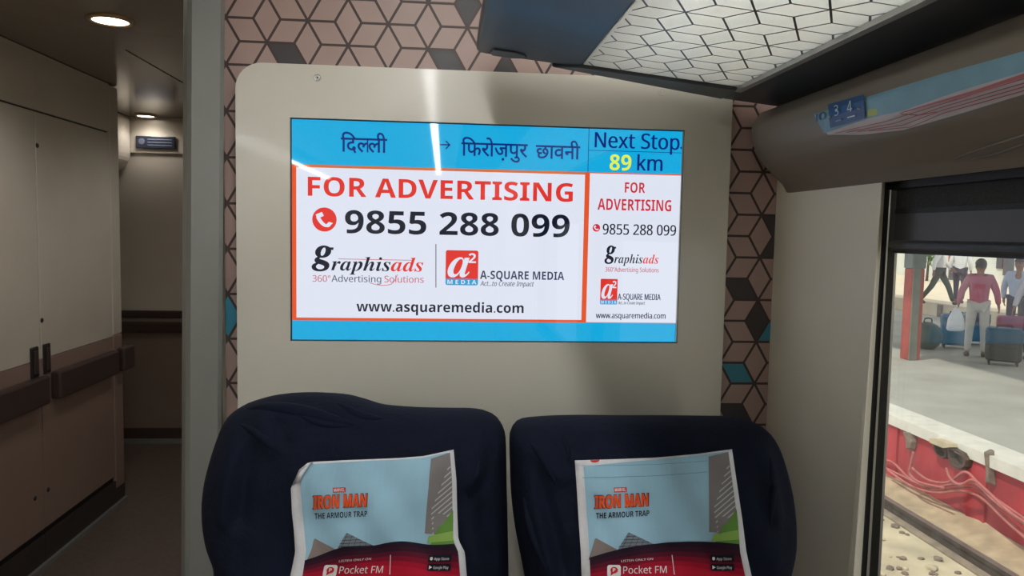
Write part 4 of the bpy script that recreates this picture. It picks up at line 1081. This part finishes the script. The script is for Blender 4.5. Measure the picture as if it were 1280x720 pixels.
# bush
c = atX(1160, 322, X9 - 2.0)
bsh = thing('bush', 'green bush in front of the pale station building', 'bush', (c.x, c.y, ZP + .36))
b = MB()
for k in range(260):
    d = Vector((random.gauss(0, 1), random.gauss(0, 1), random.gauss(0, 1))).normalized() * random.uniform(.3, 1); p = Vector((c.x, c.y, c.z + .3)) + Vector((d.x * .5, d.y * .6, d.z * .7))
    a = Vector((random.uniform(-1, 1), random.uniform(-1, 1), random.uniform(-1, 1))).normalized() * .14; e = a.cross(Vector((0, 0, 1))) * .6
    b.poly([p - a, p + e, p + a, p - e], M('leaf_green', (130, 160, 112), .7, var=.3, scale=4))
b.build('foliage', bsh, fix=False)
b = MB(); b.tube([(c.x, c.y, ZP + .36), (c.x + .05, c.y, c.z + .2)], [.06, .03], m_rust); b.build('stem', bsh)

# ------------------------------------------------------------------ people
m_skin = M('skin_brown', (150, 104, 82), .55, var=.06); m_hair = M('hair_black', (40, 38, 40), .7, var=.2, scale=30); m_hair2 = M('hair_greying', (86, 80, 80), .7, var=.3, scale=40); m_shoe = M('shoe_dark', (50, 42, 40), .5, var=.1)
def skinmesh(name, nodes, links, m, parent, sub=2, root=0):
    me = bpy.data.meshes.new(name); me.from_pydata([p for p, r in nodes], links, []); o = bpy.data.objects.new(name, me); COL.objects.link(o)
    md = o.modifiers.new('skin', 'SKIN'); md.use_smooth_shade = True
    for i, (p, r) in enumerate(nodes):
        sv = me.skin_vertices[0].data[i]; sv.radius = r if isinstance(r, tuple) else (r, r); sv.use_root = (i == root)
    o.modifiers.new('sub', 'SUBSURF').levels = sub
    bpy.context.view_layer.update()
    m2 = bpy.data.meshes.new_from_object(o.evaluated_get(bpy.context.evaluated_depsgraph_get()))
    bpy.data.objects.remove(o); bpy.data.meshes.remove(me)
    m2.name = name; m2.materials.clear(); m2.materials.append(m)
    for p in m2.polygons: p.use_smooth = True; p.material_index = 0
    r = bpy.data.objects.new(name, m2); COL.objects.link(r); r.parent = parent; return r
def person(loc, rz, label, shirt, trousers, hair, pose=None, k=1.0):
    """local frame: the person faces -Y; pose moves named joints"""
    J = dict(pel=(0, 0, .95), sp=(0, 0, 1.10), ch=(0, 0, 1.29), nk=(0, .01, 1.45), hb=(0, 0, 1.53), hm=(0, -.012, 1.60), ht=(0, 0, 1.675),
             hipL=(.09, 0, .91), knL=(.10, -.01, .50), anL=(.10, .02, .085), toL=(.12, -.14, .035), hipR=(-.09, 0, .91), knR=(-.10, -.01, .50), anR=(-.10, .02, .085), toR=(-.12, -.14, .035),
             shL=(.165, 0, 1.39), elL=(.235, .03, 1.13), wrL=(.245, -.03, .90), shR=(-.165, 0, 1.39), elR=(-.235, .03, 1.13), wrR=(-.245, -.03, .90))
    J.update(pose or {}); J = {a: Vector(v) * k for a, v in J.items()}
    t = thing('person', label, 'person', loc); t.rotation_euler = (0, 0, rz)
    rad = dict(pel=(.13, .10), sp=(.125, .095), ch=(.15, .10), nk=.052, hb=.062, hm=(.078, .092), ht=.055, hipL=.085, knL=.056, anL=.036, toL=.03, hipR=.085, knR=.056, anR=.036, toR=.03,
               shL=.056, elL=.042, wrL=.027, shR=.056, elR=.042, wrR=.027)
    def G(names, links, extra=0, add=None):
        nodes = [(J[n], tuple((v + extra) * k for v in rad[n]) if isinstance(rad[n], tuple) else (rad[n] + extra) * k) for n in names]
        ln = [(names.index(a), names.index(c)) for a, c in links]
        if add: add(nodes, ln, names)
        return nodes, ln
    body = list(J)
    bl_ = [('pel', 'sp'), ('sp', 'ch'), ('ch', 'nk'), ('nk', 'hb'), ('hb', 'hm'), ('hm', 'ht'), ('pel', 'hipL'), ('hipL', 'knL'), ('knL', 'anL'), ('anL', 'toL'), ('pel', 'hipR'), ('hipR', 'knR'), ('knR', 'anR'), ('anR', 'toR'),
           ('ch', 'shL'), ('shL', 'elL'), ('elL', 'wrL'), ('ch', 'shR'), ('shR', 'elR'), ('elR', 'wrR')]
    def hands(nodes, ln, names):
        for s_, sx in (('L', 1), ('R', -1)):
            wv = J['wr' + s_]; d = (wv - J['el' + s_]).normalized(); side = Vector((0, -1, 0)); side = (side - d * side.dot(d)).normalized()
            pi = len(nodes); nodes.append((wv + d * .06 * k, (.036 * k, .018 * k))); ln.append((names.index('wr' + s_), pi))
            for q in range(4):
                o_ = side * (.026 - .017 * q) * k; ll = (.075, .085, .08, .06)[q] * k; inn = Vector((-sx * .02, 0, 0)) * k
                a = len(nodes); nodes.append((wv + d * .085 * k + o_, .0085 * k)); nodes.append((wv + d * .085 * k + o_ + d * ll * .55 + inn * .3, .008 * k)); nodes.append((wv + d * .085 * k + o_ + d * ll + inn, .007 * k))
                ln += [(pi, a), (a, a + 1), (a + 1, a + 2)]
            a = len(nodes); nodes.append((wv + d * .035 * k + side * .036 * k, .010 * k)); nodes.append((wv + d * .075 * k + side * .052 * k, .008 * k)); ln += [(pi, a), (a, a + 1)]
    nodes, ln = G(body, bl_, 0, hands)
    nodes.append((J['hm'] + Vector((0, -.105, -.012)) * k, .014 * k)); ln.append((body.index('hm'), len(nodes) - 1))        # nose
    for sx in (-1, 1): nodes.append((J['hm'] + Vector((sx * .088, .01, -.005)) * k, (.010 * k, .022 * k))); ln.append((body.index('hm'), len(nodes) - 1))   # ears
    skinmesh('body', nodes, ln, m_skin, t)
    tn = ['sp', 'pel', 'ch', 'shL', 'elL', 'wrL', 'shR', 'elR', 'wrR', 'nk']
    J['nk'] = J['nk'] - Vector((0, 0, .03)) * k
    nodes, ln = G(tn, [('pel', 'sp'), ('sp', 'ch'), ('ch', 'shL'), ('shL', 'elL'), ('elL', 'wrL'), ('ch', 'shR'), ('shR', 'elR'), ('elR', 'wrR'), ('ch', 'nk')], .016)
    nodes = [(p, (r[0] + .012, r[1] + .022) if isinstance(r, tuple) else r + (.012 if q_ < 10 and tn[q_][:2] == 'sh' else 0)) for q_, (p, r) in enumerate(nodes)]
    skinmesh('shirt', nodes, ln, shirt, t)
    tn = ['pel', 'hipL', 'knL', 'anL', 'hipR', 'knR', 'anR']
    nodes, ln = G(tn, [('pel', 'hipL'), ('hipL', 'knL'), ('knL', 'anL'), ('pel', 'hipR'), ('hipR', 'knR'), ('knR', 'anR')], .018)
    skinmesh('trousers', nodes, ln, trousers, t)
    for s_ in 'LR':
        a, c = J['an' + s_], J['to' + s_]
        skinmesh('shoe', [(a + Vector((0, .02, -.045)) * k, .045 * k), (a.lerp(c, .5) + Vector((0, 0, -.02)) * k, .048 * k), (c, .036 * k)], [(0, 1), (1, 2)], m_shoe, t)
    b = MB(); bm = bmesh.new(); bmesh.ops.create_uvsphere(bm, u_segments=16, v_segments=10, radius=1)
    for v in bm.verts: v.co = Vector((v.co.x * .092, v.co.y * .104 + .012, v.co.z * .105 + .03))
    bmesh.ops.delete(bm, geom=[v for v in bm.verts if v.co.z < .028 and v.co.y < .02 or v.co.z < -.045], context='VERTS')
    for v in bm.verts: v.co = v.co * k + J['hm']
    b.bm(bm, hair); me = bpy.data.meshes.new('hair'); me.from_pydata(b.v, [], b.f); me.materials.append(hair)
    for p in me.polygons: p.use_smooth = True
    ho = bpy.data.objects.new('hair', me); COL.objects.link(ho); ho.parent = t
    for sx in (-1, 1):
        b = MB(); bm = bmesh.new(); bmesh.ops.create_uvsphere(bm, u_segments=8, v_segments=6, radius=.011 * k)
        for v in bm.verts: v.co += J['hm'] + Vector((sx * .032, -.088, .008)) * k
        b.bm(bm, m_hair); me = bpy.data.meshes.new('eye'); me.from_pydata(b.v, [], b.f); me.materials.append(m_hair); eo_ = bpy.data.objects.new('eye', me); COL.objects.link(eo_); eo_.parent = t
    return t
c_pink = M('shirt_dusty_pink', (178, 104, 124), .8, .1, var=.08); c_lb = M('shirt_pale_blue', (186, 198, 220), .8, .1, var=.08); c_wh = M('shirt_white', (236, 236, 236), .8, .1, var=.05); c_lil = M('shirt_pale_lilac', (206, 204, 216), .8, .1, var=.05)
c_beige = M('trousers_pale_beige', (196, 190, 182), .8, .1, var=.08); c_dk = M('trousers_dark_plum', (64, 56, 72), .8, .1, var=.1); c_ol = M('trousers_dark_olive', (72, 80, 72), .8, .1, var=.12)
P = lambda x, y, z=ZP: atZ(x, y, z)
yaw_away = math.atan2(9.6, 12.5)
pm = P(1219, 446)
person(pm, math.pi - .55, 'person in dusty pink shirt and pale trousers seen from behind on the platform', c_pink, c_beige, m_hair2,
       dict(anL=(.13, .02, .085), knL=(.115, 0, .5), anR=(-.12, -.02, .085), knR=(-.11, -.02, .5), elL=(.27, .03, 1.14), wrL=(.30, -.03, .92), elR=(-.26, .02, 1.14), wrR=(-.30, -.04, .93), toL=(.15, -.13, .035), toR=(-.14, -.17, .035)), 1.02)
pb_ = P(1268, 434)
person(pb_, -.9, 'person in pale blue shirt and dark trousers facing the train on the platform', c_lb, c_dk, m_hair, dict(elR=(-.25, .05, 1.12), wrR=(-.20, -.12, .92)), 1.03)
pl_ = P(1291, 450)
person(pl_, -.7, 'person in pale lilac sleeve at the right edge of the window view', c_lil, c_dk, m_hair, dict(elR=(-.26, .02, 1.14), wrR=(-.32, -.10, .92)), 1.0)
pw_ = P(1172, 381, ZP + .36)
person(pw_, .9, 'person in white shirt and olive trousers striding on the sunlit plinth', c_wh, c_ol, m_hair,
       dict(knL=(.10, -.22, .50), anL=(.10, -.34, .10), toL=(.11, -.48, .05), knR=(-.10, .16, .50), anR=(-.10, .40, .14), toR=(-.11, .28, .04), elL=(.24, -.08, 1.13), wrL=(.24, -.25, .98), elR=(-.24, .12, 1.14), wrR=(-.25, .12, .92)), 1.0)
pv_ = P(1198, 379, ZP + .36)
person(pv_, 2.4, 'person in white shirt walking behind the pink shirted person', c_wh, c_dk, m_hair, dict(knL=(.10, -.16, .50), anL=(.10, -.20, .09), toL=(.11, -.34, .04), anR=(-.10, .28, .12), toR=(-.11, .15, .04)), 1.0)

# ------------------------------------------------------------------ luggage
def suitcase(p, rz, w_, d_, h_, m_lo, m_hi, label, split=.5, name='suitcase', cat='suitcase'):
    t = thing(name, label, cat, p); t.rotation_euler = (0, 0, rz)
    def add(nm, fn, smooth=False, **k):
        b = MB(); fn(b); me = bpy.data.meshes.new(nm); me.from_pydata(b.v, [], b.f)
        for m in b.mats: me.materials.append(m)
        me.polygons.foreach_set('material_index', b.m)
        o = bpy.data.objects.new(nm, me); COL.objects.link(o); o.parent = t; return o
    add('shell', lambda b: (b.rbox((-w_/2, -d_/2, .06), (w_/2, d_/2, .06 + h_), min(w_, d_) * .2, m_lo, 4)))
    add('lid', lambda b: (b.rbox((-w_/2 - .008, -d_/2 - .008, .06 + h_ * split), (w_/2 + .008, d_/2 + .008, .066 + h_), min(w_, d_) * .2, m_hi, 4)))
    add('front_pocket', lambda b: b.rbox((-w_*.36, -d_/2 - .03, .10), (w_*.36, -d_/2 + .02, .06 + h_ * .45), .02, m_lo, 3))
    add('handle', lambda b: b.tube(smooth_path([(-w_*.2, 0, .06 + h_), (-w_*.19, 0, .10 + h_), (w_*.19, 0, .10 + h_), (w_*.2, 0, .06 + h_)], 4), .012, m_black, 8))
    for sx in (-1, 1):
        for sy in (-1, 1): add('wheel', lambda b: b.lathe([(0, -.014), (.034, -.014), (.036, 0), (.034, .014), (0, .014)], (sx * w_ * .38, sy * d_ * .34, .036), m_black, 'x', 14))
    return t
m_tq = M('suitcase_teal', (26, 56, 74), .45, var=.2, scale=10); m_bk = M('suitcase_black', (32, 34, 37), .5, var=.25, scale=12); m_bu = M('bag_blue', (30, 98, 134), .55, var=.12, scale=8); m_mg = M('bag_magenta', (138, 52, 100), .55, var=.15, scale=9); m_pur = M('bag_purple', (74, 48, 92), .55, var=.15, scale=9)
suitcase(P(1253, 456), -.62, .52, .32, .56, m_bk, m_tq, 'black and teal suitcase on wheels beside the pink shirted person', .52)
suitcase(P(1193, 435), -.5, .50, .30, .60, m_bu, m_bu, 'bright blue bag on the platform left of the pale trousers', .6, 'travel_bag', 'bag')
suitcase(P(1219, 430), -.5, .44, .28, .58, m_bu, m_tq, 'blue trolley bag behind the pale trousered legs', .6, 'travel_bag', 'bag')
suitcase(P(1268, 437), -.62, .62, .32, .58, m_pur, m_mg, 'magenta and purple bag behind the teal suitcase', .55, 'travel_bag', 'bag')
gp = P(1158, 436)
t = thing('round_bag', 'round dark green bag on the platform next to the red pillar', 'bag', gp)
m_grn = M('bag_dark_green', (62, 80, 76), .6, var=.2, scale=8)
b = MB(); bm = bmesh.new(); bmesh.ops.create_uvsphere(bm, u_segments=24, v_segments=14, radius=1)
for v in bm.verts: v.co = Vector((gp.x + v.co.x * .26, gp.y + v.co.y * .26, gp.z + .25 + max(-.24, v.co.z * .27)))
b.bm(bm, m_grn); b.build('sack', t, smooth=True)
b = MB(); b.tube(smooth_path([(gp.x - .08, gp.y, gp.z + .50), (gp.x - .06, gp.y, gp.z + .58), (gp.x + .06, gp.y, gp.z + .58), (gp.x + .08, gp.y, gp.z + .50)], 4), .014, m_grn); b.build('strap', t)
# white carrier bag hanging from the pink shirted person's hand
hp = atY(1196, 384, pm.y - .12)
t = thing('carrier_bag', 'white carrier bag held beside the pale trousered legs', 'bag', (hp.x, hp.y, hp.z - .42))
m_wb = M('white_plastic_bag', (222, 226, 230), .5, var=.06)
b = MB(); z0 = hp.z - .42
b.add([(hp.x + u * w_, hp.y + v * .07 * f, z0 + h_) for (w_, f, h_) in ((.12, 1, 0), (.15, 1.1, .04), (.13, .9, .22), (.08, .5, .34), (.03, .3, .40)) for u, v in ((-1, -.5), (-.4, -1), (.4, -1), (1, -.5), (1, .5), (.4, 1), (-.4, 1), (-1, .5))],
      [(i*8+k, i*8+(k+1) % 8, (i+1)*8+(k+1) % 8, (i+1)*8+k) for i in range(4) for k in range(8)] + [tuple(range(8)), tuple(range(32, 40))], m_wb)
b.build('sack', t, smooth=True)
b = MB(); b.tube(smooth_path([(hp.x - .02, hp.y, hp.z - .03), (hp.x, hp.y, hp.z + .04), (hp.x + .02, hp.y, hp.z - .03)], 5), .006, m_wb); b.build('handle', t)
